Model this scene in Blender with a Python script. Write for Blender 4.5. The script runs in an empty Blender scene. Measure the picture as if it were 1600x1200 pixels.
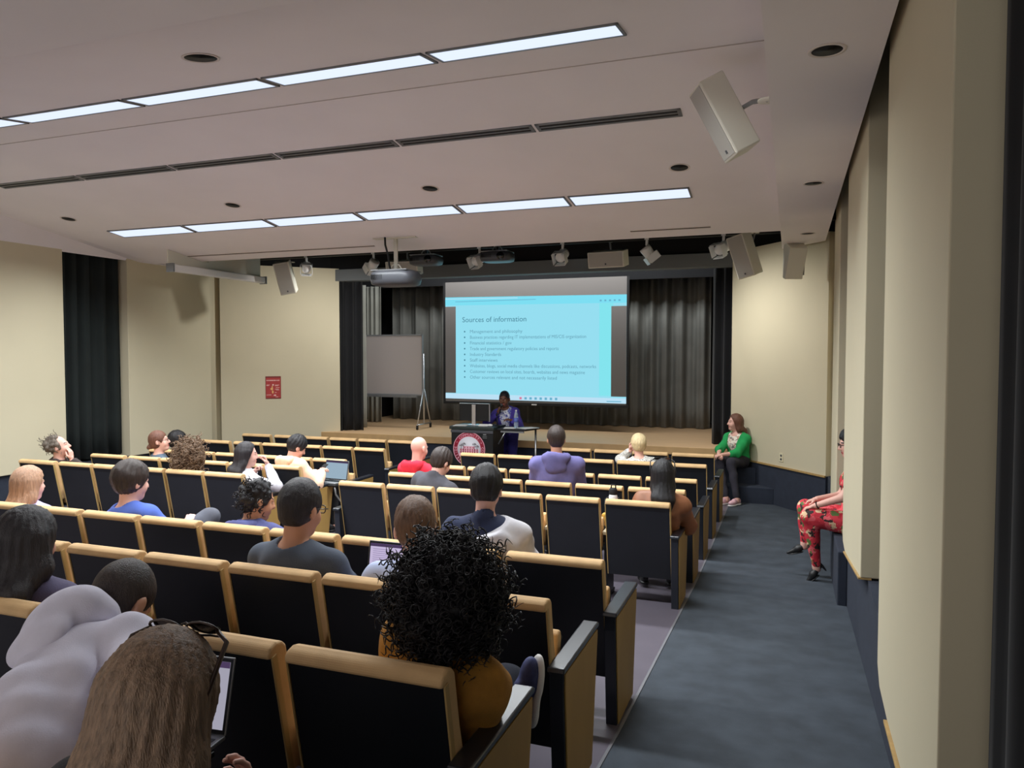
import bpy, bmesh, math, random
import numpy as np
from mathutils import Vector, Matrix

random.seed(7)
SC = bpy.context.scene
COL = SC.collection
PI = math.pi
EXPO = 1.0
EM = 2.0 ** -EXPO
LAMPW, LAMPS = 29.0, 144
H0 = 2.30                      # camera height above the flat floor in front of the stage

# ------------------------------------------------------------------ materials
def lin(c):
    c = c / 255.0
    return c / 12.92 if c <= 0.04045 else ((c + 0.055) / 1.055) ** 2.4
def rgb(r, g, b):
    return (lin(r), lin(g), lin(b), 1.0)

def mat(name, col, rough=0.6, metal=0.0, var=0.0, scale=8.0, bump=0.0, bscale=60.0, spec=0.5, stretch=None, coat=0.0, sheen=0.0):
    m = bpy.data.materials.new(name); m.use_nodes = True
    nt = m.node_tree; b = nt.nodes['Principled BSDF']
    b.inputs['Base Color'].default_value = col
    b.inputs['Roughness'].default_value = rough
    b.inputs['Metallic'].default_value = metal
    b.inputs['Specular IOR Level'].default_value = spec
    b.inputs['Coat Weight'].default_value = coat
    b.inputs['Sheen Weight'].default_value = sheen
    if var or bump:
        tc = nt.nodes.new('ShaderNodeTexCoord'); mp = nt.nodes.new('ShaderNodeMapping')
        if stretch: mp.inputs['Scale'].default_value = stretch
        nt.links.new(tc.outputs['Object'], mp.inputs['Vector'])
    if var:
        n = nt.nodes.new('ShaderNodeTexNoise'); n.inputs['Scale'].default_value = scale; n.inputs['Detail'].default_value = 5
        nt.links.new(mp.outputs['Vector'], n.inputs['Vector'])
        r = nt.nodes.new('ShaderNodeValToRGB')
        r.color_ramp.elements[0].position = 0.3; r.color_ramp.elements[1].position = 0.7
        r.color_ramp.elements[0].color = tuple(max(0, c * (1 - var)) for c in col[:3]) + (1,)
        r.color_ramp.elements[1].color = tuple(min(1, c * (1 + var)) for c in col[:3]) + (1,)
        nt.links.new(n.outputs['Fac'], r.inputs['Fac']); nt.links.new(r.outputs['Color'], b.inputs['Base Color'])
    if bump:
        n2 = nt.nodes.new('ShaderNodeTexNoise'); n2.inputs['Scale'].default_value = bscale; n2.inputs['Detail'].default_value = 3
        nt.links.new(mp.outputs['Vector'], n2.inputs['Vector'])
        bp = nt.nodes.new('ShaderNodeBump'); bp.inputs['Strength'].default_value = bump; bp.inputs['Distance'].default_value = 0.01
        nt.links.new(n2.outputs['Fac'], bp.inputs['Height']); nt.links.new(bp.outputs['Normal'], b.inputs['Normal'])
    return m

def emat(name, col, strength):
    m = bpy.data.materials.new(name); m.use_nodes = True
    nt = m.node_tree; nt.nodes.remove(nt.nodes['Principled BSDF'])
    e = nt.nodes.new('ShaderNodeEmission'); e.inputs['Color'].default_value = col; e.inputs['Strength'].default_value = strength
    nt.links.new(e.outputs[0], nt.nodes['Material Output'].inputs['Surface'])
    return m

def pattern_mat(name, cols, scale, rough=0.8, kind='vor', rnd=1.0):
    """Printed cloth: cells of a voronoi take their colours from a stepped ramp."""
    m = bpy.data.materials.new(name); m.use_nodes = True
    nt = m.node_tree; b = nt.nodes['Principled BSDF']; b.inputs['Roughness'].default_value = rough
    tc = nt.nodes.new('ShaderNodeTexCoord')
    v = nt.nodes.new('ShaderNodeTexVoronoi'); v.inputs['Scale'].default_value = scale
    r = nt.nodes.new('ShaderNodeValToRGB'); r.color_ramp.interpolation = 'CONSTANT'
    els = r.color_ramp.elements
    while len(els) < len(cols): els.new(0.5)
    for i, (p, c) in enumerate(cols):
        els[i].position = p; els[i].color = c
    if kind == 'vor':
        no = nt.nodes.new('ShaderNodeTexNoise'); no.inputs['Scale'].default_value = scale * .7
        mx = nt.nodes.new('ShaderNodeMixRGB'); mx.inputs['Fac'].default_value = .12
        nt.links.new(tc.outputs['Object'], mx.inputs[1]); nt.links.new(tc.outputs['Object'], no.inputs['Vector'])
        nt.links.new(no.outputs['Color'], mx.inputs[2]); nt.links.new(mx.outputs[0], v.inputs['Vector'])
        sp = nt.nodes.new('ShaderNodeSeparateColor'); nt.links.new(v.outputs['Color'], sp.inputs[0]); nt.links.new(sp.outputs[0], r.inputs['Fac'])
    else:
        nt.links.new(tc.outputs['Object'], v.inputs['Vector']); nt.links.new(v.outputs['Distance'], r.inputs['Fac'])
    nt.links.new(r.outputs['Color'], b.inputs['Base Color'])
    return m

M = {}
M['ceiling'] = mat('ceiling paint', rgb(238, 232, 232), .9, var=.025, scale=1.2)
M['ceiling_rim'] = mat('ceiling edge paint', rgb(222, 212, 204), .9)
M['wall'] = mat('cream wall paint', rgb(204, 194, 166), .85, var=.03, scale=1.0, bump=.05, bscale=180)
M['wood_trim'] = mat('oak trim', rgb(176, 144, 92), .5, var=.15, scale=20, stretch=(1, 1, 8))
M['carpet'] = mat('blue grey carpet', rgb(60, 67, 76), .95, var=.22, scale=5, bump=.5, bscale=400, sheen=.0)
M['wainscot'] = mat('dark blue carpet on wall', rgb(42, 48, 62), .95, var=.12, scale=10, bump=.4, bscale=400)
M['vinyl'] = mat('grey vinyl tile', rgb(98, 92, 102), .35, var=.08, scale=2.5)
M['seam'] = mat('floor edging', rgb(112, 112, 118), .5)
M['stage_wood'] = mat('stage boards', rgb(220, 182, 140), .5, var=.07, scale=3, stretch=(1, 12, 1))
M['stage_lip'] = mat('stage lip', rgb(196, 160, 112), .5, var=.08, scale=6)
M['black'] = mat('matte black', rgb(16, 16, 18), .8)
M['void'] = mat('black paint', rgb(13, 13, 15), .95)
M['drape_black'] = mat('black velour', rgb(13, 14, 18), .95, sheen=.1, var=.2, scale=3)
M['drape_green'] = mat('dark green black velour', rgb(20, 27, 26), .95, var=.2, scale=3)
M['drape_grey'] = mat('grey stage drape', rgb(118, 119, 115), .95, var=.12, scale=2.5, bump=.1, bscale=200)
M['drape_light'] = mat('pale grey stage drape', rgb(150, 150, 142), .95, var=.1, scale=2.5)
M['header'] = mat('header paint', rgb(112, 116, 118), .8)
M['rear'] = mat('seat back laminate', rgb(23, 26, 32), .36, var=.12, scale=4, spec=.45)
M['tan'] = mat('tan upholstery', rgb(204, 168, 120), .75, var=.1, scale=9, bump=.12, bscale=350)
M['tan_trim'] = mat('tan edge band', rgb(176, 146, 92), .6)
M['veneer'] = mat('tan panel veneer', rgb(158, 126, 68), .6, var=.1, scale=5, stretch=(1, 1, .3))
M['arm_black'] = mat('black armrest', rgb(30, 34, 42), .28, spec=.6)
M['arm_pale'] = mat('pale armrest pad', rgb(190, 178, 150), .6)
M['metal_black'] = mat('black steel', rgb(26, 27, 29), .45, metal=.3)
M['metal'] = mat('silver metal', rgb(190, 192, 196), .32, metal=.85)
M['metal_grey'] = mat('grey metal', rgb(130, 132, 134), .45, metal=.4)
M['white_box'] = mat('off white enamel', rgb(216, 212, 198), .5)
M['grille'] = mat('pale grey speaker grille', rgb(176, 172, 164), .7, bump=.3, bscale=900)
M['white'] = mat('white enamel', rgb(235, 235, 235), .4)
M['dark_grey'] = mat('dark grey plastic', rgb(70, 72, 78), .4)
M['lens'] = mat('lens glass', rgb(18, 20, 24), .08, spec=.8)
M['paper'] = mat('white paper', rgb(236, 234, 230), .8)
M['board'] = mat('grey whiteboard', rgb(163, 155, 152), .35)
M['screen_cloth'] = mat('grey projection screen cloth', rgb(112, 108, 106), .9)
M['seal_red'] = mat('seal maroon', rgb(150, 28, 52), .5)
M['seal_pink'] = mat('seal pink', rgb(225, 170, 185), .5)
M['seal_white'] = mat('seal grey white', rgb(214, 212, 220), .5)
M['ink'] = mat('dark ink', rgb(60, 40, 48), .7)
M['poster_red'] = mat('poster red', rgb(176, 60, 58), .5, var=.08, scale=12)
M['poster_dark'] = mat('poster maroon', rgb(126, 46, 44), .5)
M['poster_pink'] = mat('poster pink', rgb(240, 196, 190), .5)
M['poster_gold'] = mat('poster gold', rgb(232, 176, 112), .5)
M['outlet'] = mat('ivory outlet plate', rgb(222, 212, 180), .4)
M['lamp'] = emat('fluorescent diffuser', (.72, .80, 1, 1), 1.15 * EM)
M['downlight'] = mat('dark downlight baffle', rgb(22, 18, 16), .6)
M['led'] = emat('white indicator', (1, 1, 1, 1), 3)
M['slide'] = emat('projected slide', (lin(150), lin(222), lin(240), 1), 1.0 * EM)
M['slide_edge'] = emat('projected slide cyan', (lin(132), lin(228), lin(238), 1), 1.0 * EM)
M['slide_bar'] = emat('projected browser bar', (lin(126), lin(222), lin(242), 1), 1.0 * EM)
M['slide_white'] = emat('projected task bar', (lin(188), lin(224), lin(244), 1), 1.0 * EM)
M['slide_line'] = emat('projected address line', (lin(104), lin(176), lin(204), 1), 1.0 * EM)
M['slide_text'] = emat('projected text', (lin(104), lin(160), lin(180), 1), 1.0 * EM)
M['slide_head'] = emat('projected heading', (lin(76), lin(134), lin(154), 1), 1.0 * EM)
M['slide_red'] = emat('projected red icon', (lin(214), lin(130), lin(160), 1), 1.0 * EM)
M['lap_screen'] = emat('laptop screen blue grey', (lin(160), lin(184), lin(202), 1), 0.9 * EM)
M['lap_screen2'] = emat('laptop screen lavender', (lin(206), lin(192), lin(226), 1), 0.9 * EM)
M['lap_screen3'] = emat('laptop screen pale', (lin(168), lin(166), lin(182), 1), 0.9 * EM)
M['lap_bar'] = emat('laptop window bar', (lin(78), lin(62), lin(96), 1), 0.9 * EM)
M['lap_line'] = emat('laptop text line', (lin(150), lin(136), lin(178), 1), 0.9 * EM)
M['skin_light'] = mat('light skin', rgb(214, 160, 140), .55)
M['skin_pink'] = mat('pink skin', rgb(222, 172, 156), .55)
M['skin_tan'] = mat('tan skin', rgb(196, 142, 112), .55)
M['skin_dark'] = mat('dark brown skin', rgb(116, 74, 54), .5)
M['eye'] = mat('eye white', rgb(232, 228, 222), .25)
M['iris'] = mat('iris', rgb(42, 28, 22), .2)
M['lips'] = mat('lips', rgb(176, 92, 88), .45)
M['glasses'] = mat('dark spectacle frame', rgb(24, 20, 22), .3)
M['blue_lens'] = mat('dark sunglass lens', rgb(14, 14, 22), .1, spec=.8)

def hairmat(name, col, var=.35):
    return mat(name, col, .42, var=var, scale=38, stretch=(3, 3, .25), bump=.5, bscale=120, spec=.35)

# ------------------------------------------------------------------ mesh helpers
def tag(o, label=None, cat=None, group=None, kind=None):
    if label: o['label'] = label
    if cat: o['category'] = cat
    if group: o['group'] = group
    if kind: o['kind'] = kind
    return o

def empty(name, loc, label=None, cat=None, group=None, rz=0.0):
    o = bpy.data.objects.new(name, None); COL.objects.link(o)
    o.empty_display_size = .1
    o.location = loc; o.rotation_euler = (0, 0, rz)
    return tag(o, label, cat, group)

def link(name, me, parent=None):
    o = bpy.data.objects.new(name, me); COL.objects.link(o)
    if parent is not None: o.parent = parent
    return o

class MB:
    """Collects boxes, prisms, tubes and lathes and links them as one mesh object."""
    def __init__(self):
        self.v = []; self.f = []; self.m = []; self.sm = []
    def add(self, vs, fs, mi=0, smooth=False, X=None):
        n = len(self.v)
        if X is not None: vs = [tuple(X @ Vector(p)) for p in vs]
        self.v += [tuple(p) for p in vs]
        for f in fs:
            self.f.append([i + n for i in f]); self.m.append(mi); self.sm.append(smooth)
        return self
    def box(self, c, s, mi=0, X=None):
        x, y, z = c; a, b, d = s[0] / 2, s[1] / 2, s[2] / 2
        vs = [(x + i * a, y + j * b, z + k * d) for i in (-1, 1) for j in (-1, 1) for k in (-1, 1)]
        fs = [(0, 1, 3, 2), (4, 6, 7, 5), (0, 4, 5, 1), (2, 3, 7, 6), (0, 2, 6, 4), (1, 5, 7, 3)]
        return self.add(vs, fs, mi, False, X)
    def bb(self, x0, x1, y0, y1, z0, z1, mi=0, X=None):
        return self.box(((x0 + x1) / 2, (y0 + y1) / 2, (z0 + z1) / 2), (abs(x1 - x0), abs(y1 - y0), abs(z1 - z0)), mi, X)
    def prism(self, poly, axis, t0, t1, mi=0, X=None):
        """poly in the plane normal to axis ('x': (y,z), 'y': (x,z), 'z': (x,y)), extruded t0..t1."""
        def P(p, t):
            return (t, p[0], p[1]) if axis == 'x' else (p[0], t, p[1]) if axis == 'y' else (p[0], p[1], t)
        n = len(poly)
        vs = [P(p, t0) for p in poly] + [P(p, t1) for p in poly]
        fs = [tuple(range(n))[::-1], tuple(range(n, 2 * n))] + [(i, (i + 1) % n, n + (i + 1) % n, n + i) for i in range(n)]
        return self.add(vs, fs, mi, False, X)
    def tube(self, pts, r, n=8, mi=0, X=None, closed=False):
        pts = [Vector(p) for p in pts]; k = len(pts)
        rs = r if isinstance(r, (list, tuple)) else [r] * k
        vs = []; up = Vector((0, 0, 1)); prev = None
        for i, p in enumerate(pts):
            if closed: d = pts[(i + 1) % k] - pts[i - 1]
            else: d = pts[min(i + 1, k - 1)] - pts[max(i - 1, 0)]
            d = d.normalized() if d.length > 1e-9 else Vector((0, 0, 1))
            if prev is None:
                a = d.cross(up)
                if a.length < .05: a = d.cross(Vector((1, 0, 0)))
            else:
                a = prev - d * prev.dot(d)
                if a.length < 1e-6: a = d.cross(up)
            a.normalize(); prev = a; b = d.cross(a)
            for j in range(n):
                t = 2 * PI * j / n
                vs.append(p + (a * math.cos(t) + b * math.sin(t)) * rs[i])
        fs = []
        for i in range(k if closed else k - 1):
            i2 = (i + 1) % k
            for j in range(n):
                j2 = (j + 1) % n
                fs.append((i * n + j, i * n + j2, i2 * n + j2, i2 * n + j))
        if not closed:
            fs.append(tuple(range(n))[::-1]); fs.append(tuple((k - 1) * n + j for j in range(n)))
        return self.add(vs, fs, mi, True, X)
    def lathe(self, prof, c=(0, 0, 0), n=24, mi=0, X=None):
        vs = []; k = len(prof)
        for (r, z) in prof:
            for j in range(n):
                t = 2 * PI * j / n
                vs.append((c[0] + r * math.cos(t), c[1] + r * math.sin(t), c[2] + z))
        fs = [(i * n + j, i * n + (j + 1) % n, (i + 1) * n + (j + 1) % n, (i + 1) * n + j) for i in range(k - 1) for j in range(n)]
        fs.append(tuple(range(n))[::-1]); fs.append(tuple((k - 1) * n + j for j in range(n)))
        return self.add(vs, fs, mi, True, X)
    def ball(self, c, r, n=10, mi=0, X=None):
        if not isinstance(r, (tuple, list)): r = (r, r, r)
        vs = []; fs = []; k = n // 2 + 1
        for i in range(k + 1):
            a = -PI / 2 + PI * i / k
            for j in range(n):
                t = 2 * PI * j / n
                vs.append((c[0] + r[0] * math.cos(a) * math.cos(t), c[1] + r[1] * math.cos(a) * math.sin(t), c[2] + r[2] * math.sin(a)))
        for i in range(k):
            for j in range(n):
                fs.append((i * n + j, i * n + (j + 1) % n, (i + 1) * n + (j + 1) % n, (i + 1) * n + j))
        return self.add(vs, fs, mi, True, X)
    def build(self, name, mats, parent=None, bevel=0.0, seg=2, ang=None):
        me = bpy.data.meshes.new(name)
        me.from_pydata(self.v, [], self.f)
        if not isinstance(mats, (list, tuple)): mats = [mats]
        for m in mats: me.materials.append(m)
        me.polygons.foreach_set('material_index', self.m)
        me.polygons.foreach_set('use_smooth', self.sm)
        bm = bmesh.new(); bm.from_mesh(me)
        bmesh.ops.recalc_face_normals(bm, faces=bm.faces)
        if bevel:
            es = [e for e in bm.edges if len(e.link_faces) == 2 and e.calc_face_angle(0) > .5]
            bmesh.ops.bevel(bm, geom=es, offset=bevel, segments=seg, profile=.5, affect='EDGES', clamp_overlap=True)
        bm.to_mesh(me); bm.free()
        me.update()
        return link(name, me, parent)

def xf(loc=(0, 0, 0), rz=0, rx=0, ry=0):
    return Matrix.Translation(loc) @ Matrix.Rotation(rz, 4, 'Z') @ Matrix.Rotation(rx, 4, 'X') @ Matrix.Rotation(ry, 4, 'Y')

def struct(name, mb, mats, bevel=0):
    return tag(mb.build(name, mats, None, bevel), kind='structure')

def text_mesh(body, size, mats, name, parent, X, align='LEFT', extrude=.0006):
    cu = bpy.data.curves.new('t', 'FONT'); cu.body = body; cu.size = size; cu.align_x = align; cu.extrude = extrude
    cu.resolution_u = 3
    o = bpy.data.objects.new('t', cu); COL.objects.link(o)
    dg = bpy.context.evaluated_depsgraph_get()
    me = bpy.data.meshes.new_from_object(o.evaluated_get(dg))
    bpy.data.objects.remove(o)
    me.materials.clear(); me.materials.append(mats)
    me.transform(X)
    return link(name, me, parent)

def curve_lerp(knots, y):
    for (a, za), (b, zb) in zip(knots, knots[1:]):
        if y <= b: return za + (zb - za) * (y - a) / (b - a)
    return knots[-1][1]
FL = [(-2.0, .79), (2, .413), (3, .318), (4, .225), (6.48, .083), (7.48, .024), (8.46, 0), (20, 0)]
def fz(y): return curve_lerp(FL, y)

# ------------------------------------------------------------------ camera
cd = bpy.data.cameras.new('camera'); cam = bpy.data.objects.new('camera', cd); COL.objects.link(cam)
R_ = np.array([0.93791922, -0.01412154, -0.34656617]); F_ = np.array([0.34685376, 0.03818573, 0.93714157]); U_ = np.array([0.0, 0.99917087, -0.0407132444])
# rows of world axes in camera coordinates (right, up, forward)
cr = Vector((R_[0], F_[0], U_[0])); cu_ = Vector((R_[1], F_[1], U_[1])); cf = Vector((R_[2], F_[2], U_[2]))
mw = Matrix.Identity(4)
for i in range(3):
    mw[i][0] = cr[i]; mw[i][1] = cu_[i]; mw[i][2] = -cf[i]
mw[2][3] = H0
cam.matrix_world = mw
cd.sensor_fit = 'HORIZONTAL'; cd.sensor_width = 36; cd.lens = 1178 * 36 / 1600
cd.clip_start = .05; cd.clip_end = 100
SC.camera = cam
CAMX = mw.copy()

# ------------------------------------------------------------------ the setting
XR, XL = .46, -10.1
def floor_strip(name, x0, x1, m, dz=0):
    b = MB(); ys = [-2.0, 2, 3, 4, 6.48, 7.48, 8.46, 13.0]
    vs = []
    for y in ys:
        vs += [(x0, y, fz(y) + dz), (x1, y, fz(y) + dz)]
    for y in ys:
        vs += [(x0, y, fz(y) - .3), (x1, y, fz(y) - .3)]
    n = 2 * len(ys); fs = []
    for i in range(len(ys) - 1):
        fs.append((2 * i, 2 * i + 1, 2 * i + 3, 2 * i + 2)); fs.append((n + 2 * i, n + 2 * i + 2, n + 2 * i + 3, n + 2 * i + 1))
        fs.append((2 * i, 2 * i + 2, n + 2 * i + 2, n + 2 * i)); fs.append((2 * i + 1, n + 2 * i + 1, n + 2 * i + 3, 2 * i + 3))
    k = len(ys) - 1
    fs.append((0, n, n + 1, 1)); fs.append((2 * k, 2 * k + 1, n + 2 * k + 1, n + 2 * k))
    b.add(vs, fs); return struct(name, b, m)
floor_strip('floor', XL - .3, -.86, M['vinyl'])
floor_strip('floor_carpet', -.86, .8, M['carpet'])
b = MB(); ys = [-2, 2, 3, 4, 6.48, 7.48, 8.46, 12.0]
for a, c in zip(ys, ys[1:]):
    b.add([(-.866, a, fz(a) + .001), (-.850, a, fz(a) + .001), (-.850, a, fz(a) + .005), (-.866, a, fz(a) + .005), (-.866, c, fz(c) + .001), (-.850, c, fz(c) + .001), (-.850, c, fz(c) + .005), (-.866, c, fz(c) + .005)],
          [(0, 1, 2, 3), (4, 7, 6, 5), (0, 4, 5, 1), (1, 5, 6, 2), (2, 6, 7, 3), (3, 7, 4, 0)])
struct('trim_1', b, M['seam'])

# ceiling: a rising plane, then a falling plane, a low flat part overhead and soffits along both sides
def cz1(y): return H0 + 1.367 + .134 * y
def cz2(y): return H0 + 2.897 - .15 * y
YS = 1.53 / .284
b = MB()
b.prism([(1.9, cz1(1.9)), (YS, cz1(YS)), (9.6, cz2(9.6)), (9.6, cz2(9.6) + .12), (YS, cz1(YS) + .12), (1.9, cz1(1.9) + .12)], 'x', -9.75, -.13)
struct('ceiling', b, M['ceiling'])
b = MB(); b.bb(-9.75, -.13, -2, 2.88, H0 + .543 * 2.88, H0 + .543 * 2.88 + .4); struct('ceiling_bulkhead', b, M['ceiling'])
b = MB(); b.box(((-9.6 - .14) / 2, YS, cz1(YS) - .0015), (9.4, .012, .006)); struct('trim_2', b, mat('ceiling joint', rgb(190, 180, 174), .9))
SZ = H0 + 1.5
b = MB(); b.prism([(-.142, -2), (.41, -2), (.41, 10.95), (.0, 11.45), (-.142, 11.6)], 'z', SZ, SZ + .9); struct('ceiling_soffit', b, M['ceiling'])
b = MB()
for (ya, yb) in ((1.9, YS), (YS, 9.6), (9.6, 10.6)):
    za, zb = [min(cz1(y), cz2(y)) if y < 9.61 else cz2(9.6) for y in (ya, yb)]
    vs = [(-9.74, ya, za), (-9.74, yb, zb), (-10.12, yb, SZ), (-10.12, ya, SZ)]; vs += [(x, y, z + .1) for x, y, z in vs]
    b.add(vs, [(0, 1, 2, 3), (4, 7, 6, 5), (0, 4, 5, 1), (1, 5, 6, 2), (2, 6, 7, 3), (3, 7, 4, 0)])
struct('ceiling_cove', b, M['ceiling'])
b = MB(); b.bb(-11, 1.6, -2, 17.2, 5.4, 5.5); b.bb(-11, 1.6, 9.6, 9.7, cz2(9.6) + .1, 5.4); struct('ceiling_void', b, M['void'])

# side walls: panels of cream plaster standing off a dark wall, curtains in the gaps
def panel(name, x0, x1, y0, y1, zb0, zb1, zt, m=None):
    b = MB(); b.prism([(y0, zb0), (y1, zb1), (y1, zt), (y0, zt)], 'x', x0, x1)
    return struct(name, b, m or M['wall'], .006)
b = MB(); b.prism([(2.68, H0 - 1.74), (3.3, H0 - 1.742), (3.95, H0 - 1.757), (4.28, H0 - 1.735), (4.39, H0 - 1.65), (4.39, 4.6), (2.68, 4.6)], 'x', XR - .005, .80); struct('wall_right_1', b, M['wall'], .006)
b = MB(); b.prism([(5.45, H0 - 1.49), (6.4, H0 - 1.62), (6.95, H0 - 1.685), (7.2, H0 - 1.66), (7.26, H0 - 1.60), (7.26, 4.6), (5.45, 4.6)], 'x', XR - .008, .80); struct('wall_right_2', b, M['wall'], .006)
panel('wall_right_3', XR + .008, .80, 8.65, 9.75, .62, .62, 4.6)
panel('wall_right_4', .55, .80, 9.75, 11.3, .55, .55, 4.6)
b = MB(); b.bb(.80, .9, -2, 13, 0, 5.4); struct('wall_right', b, M['black'])
# carpeted wainscot of the side aisle and niche seat
b = MB(); b.prism([(-2, .4), (9.75, -.1), (11.5, -.1), (11.5, .6), (9.0, .62), (8.64, .62), (8.63, .52), (7.29, .52), (7.28, .64), (5.4, .80), (2.6, .66), (-2, .9)], 'x', .50, .80); struct('wall_right_base', b, M['wainscot'])
b = MB(); b.bb(.42, .5, 7.3, 8.62, -.05, .52); struct('wall_right_niche_seat', b, M['wainscot'], .01)
for (n, y0, y1, z0, z1) in (('trim_3', 5.45, 6.95, H0 - 1.49, H0 - 1.685), ('trim_4', 2.68, 3.95, H0 - 1.74, H0 - 1.757)):
    b = MB(); b.prism([(y0, z0 - .012), (y1, z1 - .012), (y1, z1), (y0, z0)], 'x', XR - .02, .52); struct(n, b, M['wood_trim'])

def drape(name, pts, z0, z1, m, amp=.05, wave=.22, label=None, cat='curtain', seedv=0, group=None, gather=0.0):
    """A hung cloth along a plan polyline with folds and its own thickness."""
    rnd = random.Random(seedv); P = [Vector(p) for p in pts]
    segs = [(a, c, (c - a).length) for a, c in zip(P, P[1:])]; L = sum(s[2] for s in segs)
    n = max(8, int(L / .018)); ph = [rnd.uniform(0, 6) for _ in range(4)]
    rows = 7; vs = []; 
    def at(s):
        for a, c, l in segs:
            if s <= l or (a, c, l) == segs[-1]:
                d = (c - a).normalized(); return a + d * min(s, l), Vector((-d.y, d.x))
            s -= l
    for side in (0, 1):
        for k in range(rows + 1):
            z = z0 + (z1 - z0) * k / rows
            g = 1 - gather * (k / rows)
            for i in range(n + 1):
                s = L * i / n; p, nn = at(s)
                w = math.sin(2 * PI * s / wave + ph[0] + .9 * math.sin(2 * PI * s / (wave * 3.7) + ph[1]) + .15 * math.sin(k * .8))
                o = amp * g * (math.copysign(abs(w) ** .7, w) + .25 * math.sin(2 * PI * s / (wave * .45) + ph[2]))
                q = p + nn * (o + (.006 if side else 0))
                vs.append((q.x, q.y, z))
    st = n + 1; base = (rows + 1) * st; fs = []
    for k in range(rows):
        for i in range(n):
            a = k * st + i
            fs.append((a, a + 1, a + st + 1, a + st)); a += base; fs.append((a, a + st, a + st + 1, a + 1))
    for i in range(n):
        fs.append((i, base + i, base + i + 1, i + 1)); a = rows * st + i; fs.append((a, a + 1, base + a + 1, base + a))
    for k in range(rows):
        a = k * st; fs.append((a, a + st, base + a + st, base + a)); a += n; fs.append((a, base + a, base + a + st, a + st))
    b = MB(); b.add(vs, fs, 0, True)
    o = b.build(name, m)
    if label: tag(o, label, cat, group)
    return o

drape('wall_curtain', [(.585, 2.55), (.585, -1.8)], .72, SZ + .5, M['drape_black'], .022, .30, 'near black drape filling the gap behind the big cream wall pier beside the carpeted aisle', seedv=2)
drape('wall_curtain', [(.63, 5.40), (.63, 4.42)], .8, SZ + .5, M['drape_black'], .03, .25, 'dark drape in the slot between the two big cream piers of the aisle wall', seedv=3)
drape('wall_curtain', [(.73, 8.62), (.73, 7.30)], .53, SZ + .5, M['drape_black'], .03, .25, 'dark drape in the wall gap behind the person in red floral clothes', seedv=4)

# far side wall
panel('wall_left_1', XL - .4, XL, -2, 8.19, .62, .62, 4.6)
panel('wall_left_2', XL - .4, XL, 9.34, 11.2, .62, .62, 4.6)
panel('wall_left_3', XL - .4, XL - .12, 11.2, 11.6, .62, .62, 4.6)
b = MB(); b.bb(XL - .45, XL - .35, -2, 13, 0, 5.4); struct('wall_left', b, M['black'])
b = MB(); b.bb(XL - .4, XL - .05, -2, 11.5, -.1, .62); struct('wall_left_base', b, M['wainscot'])
drape('wall_curtain', [(XL - .14, 8.19), (XL - .14, 9.34)], .66, SZ + .5, M['drape_green'], .05, .24, 'floor length green black drape between two cream panels of the far side wall', seedv=5)

# angled front walls either side of the stage opening
PL = [Vector((-10.1, 11.45)), Vector((-8.46, 12.95))]
PR = [Vector((.47, 11.2)), Vector((-.916, 12.9))]
def wall2d(name, a, c, z0, z1, m, t=.12, side=1, bevel=0):
    d = (c - a).normalized(); n = Vector((-d.y, d.x)) * side
    b = MB(); b.prism([(a.x, a.y), (c.x, c.y), (c.x + n.x * t, c.y + n.y * t), (a.x + n.x * t, a.y + n.y * t)], 'z', z0, z1)
    return struct(name, b, m, bevel)
wall2d('wall_front_left', PL[0], PL[1], -.1, H0 + 1.68, M['wall'], .14, 1)
wall2d('wall_front_right', PR[0], PR[1], .60, H0 + 1.66, M['wall'], .14, -1)
dR = (PR[1] - PR[0]).normalized(); nR = Vector((dR.y, -dR.x))
wall2d('wall_front_right_base', PR[0] + nR * .0, PR[1], -.1, .60, M['wainscot'], .14, -1)
wall2d('baseboard_right', PR[0] - nR * .02, PR[1] - nR * .02, .585, .61, M['wood_trim'], .03, -1)
# void above the walls
wall2d('wall_void_left', PL[0] + Vector((-.1, .12)), PL[1] + Vector((-.1, .12)), H0 + 1.68, 5.4, M['void'], .1, 1)
wall2d('wall_void_right', PR[0] + Vector((.1, .12)), PR[1] + Vector((.1, .12)), H0 + 1.66, 5.4, M['void'], .1, -1)
# header over the opening, stage house
b = MB(); b.bb(-8.9, -.5, 12.9, 13.15, H0 + 1.43, H0 + 1.66); struct('wall_header', b, M['header'], .008)
b = MB(); b.bb(-8.9, -.5, 12.97, 13.12, H0 + 1.66, 5.4); struct('wall_header_void', b, M['void'])
b = MB(); b.bb(-11, 1.2, 17.0, 17.1, 0, 5.4); struct('wall_stage_back', b, M['black'])
b = MB(); b.bb(-9.5, -9.4, 12.95, 17, 0, 5.4); b.bb(-9.5, -8.46, 12.98, 13.05, 0, 5.4); struct('wall_stage_left', b, M['black'])
b = MB(); b.bb(.4, .5, 12.95, 17, 0, 5.4); b.bb(-.9, .5, 12.98, 13.05, 0, 5.4); struct('wall_stage_right', b, M['black'])
# stage
SZT = H0 - 1.56
b = MB(); b.prism([(-8.74, 12.7), (-.75, 12.7), (-.9, 12.95), (.4, 12.99), (.4, 17), (-9.4, 17), (-9.4, 12.99), (-8.46, 12.95)], 'z', SZT - .04, SZT); struct('floor_stage', b, M['stage_wood'])
b = MB(); b.bb(-8.76, -.74, 12.695, 12.76, SZT - .13, SZT - .001); struct('trim_stage_lip', b, M['stage_lip'], .006)
b = MB(); b.bb(-8.8, -.7, 12.74, 12.8, -.05, SZT - .03); struct('wall_stage_front', b, M['wainscot'])
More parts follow.
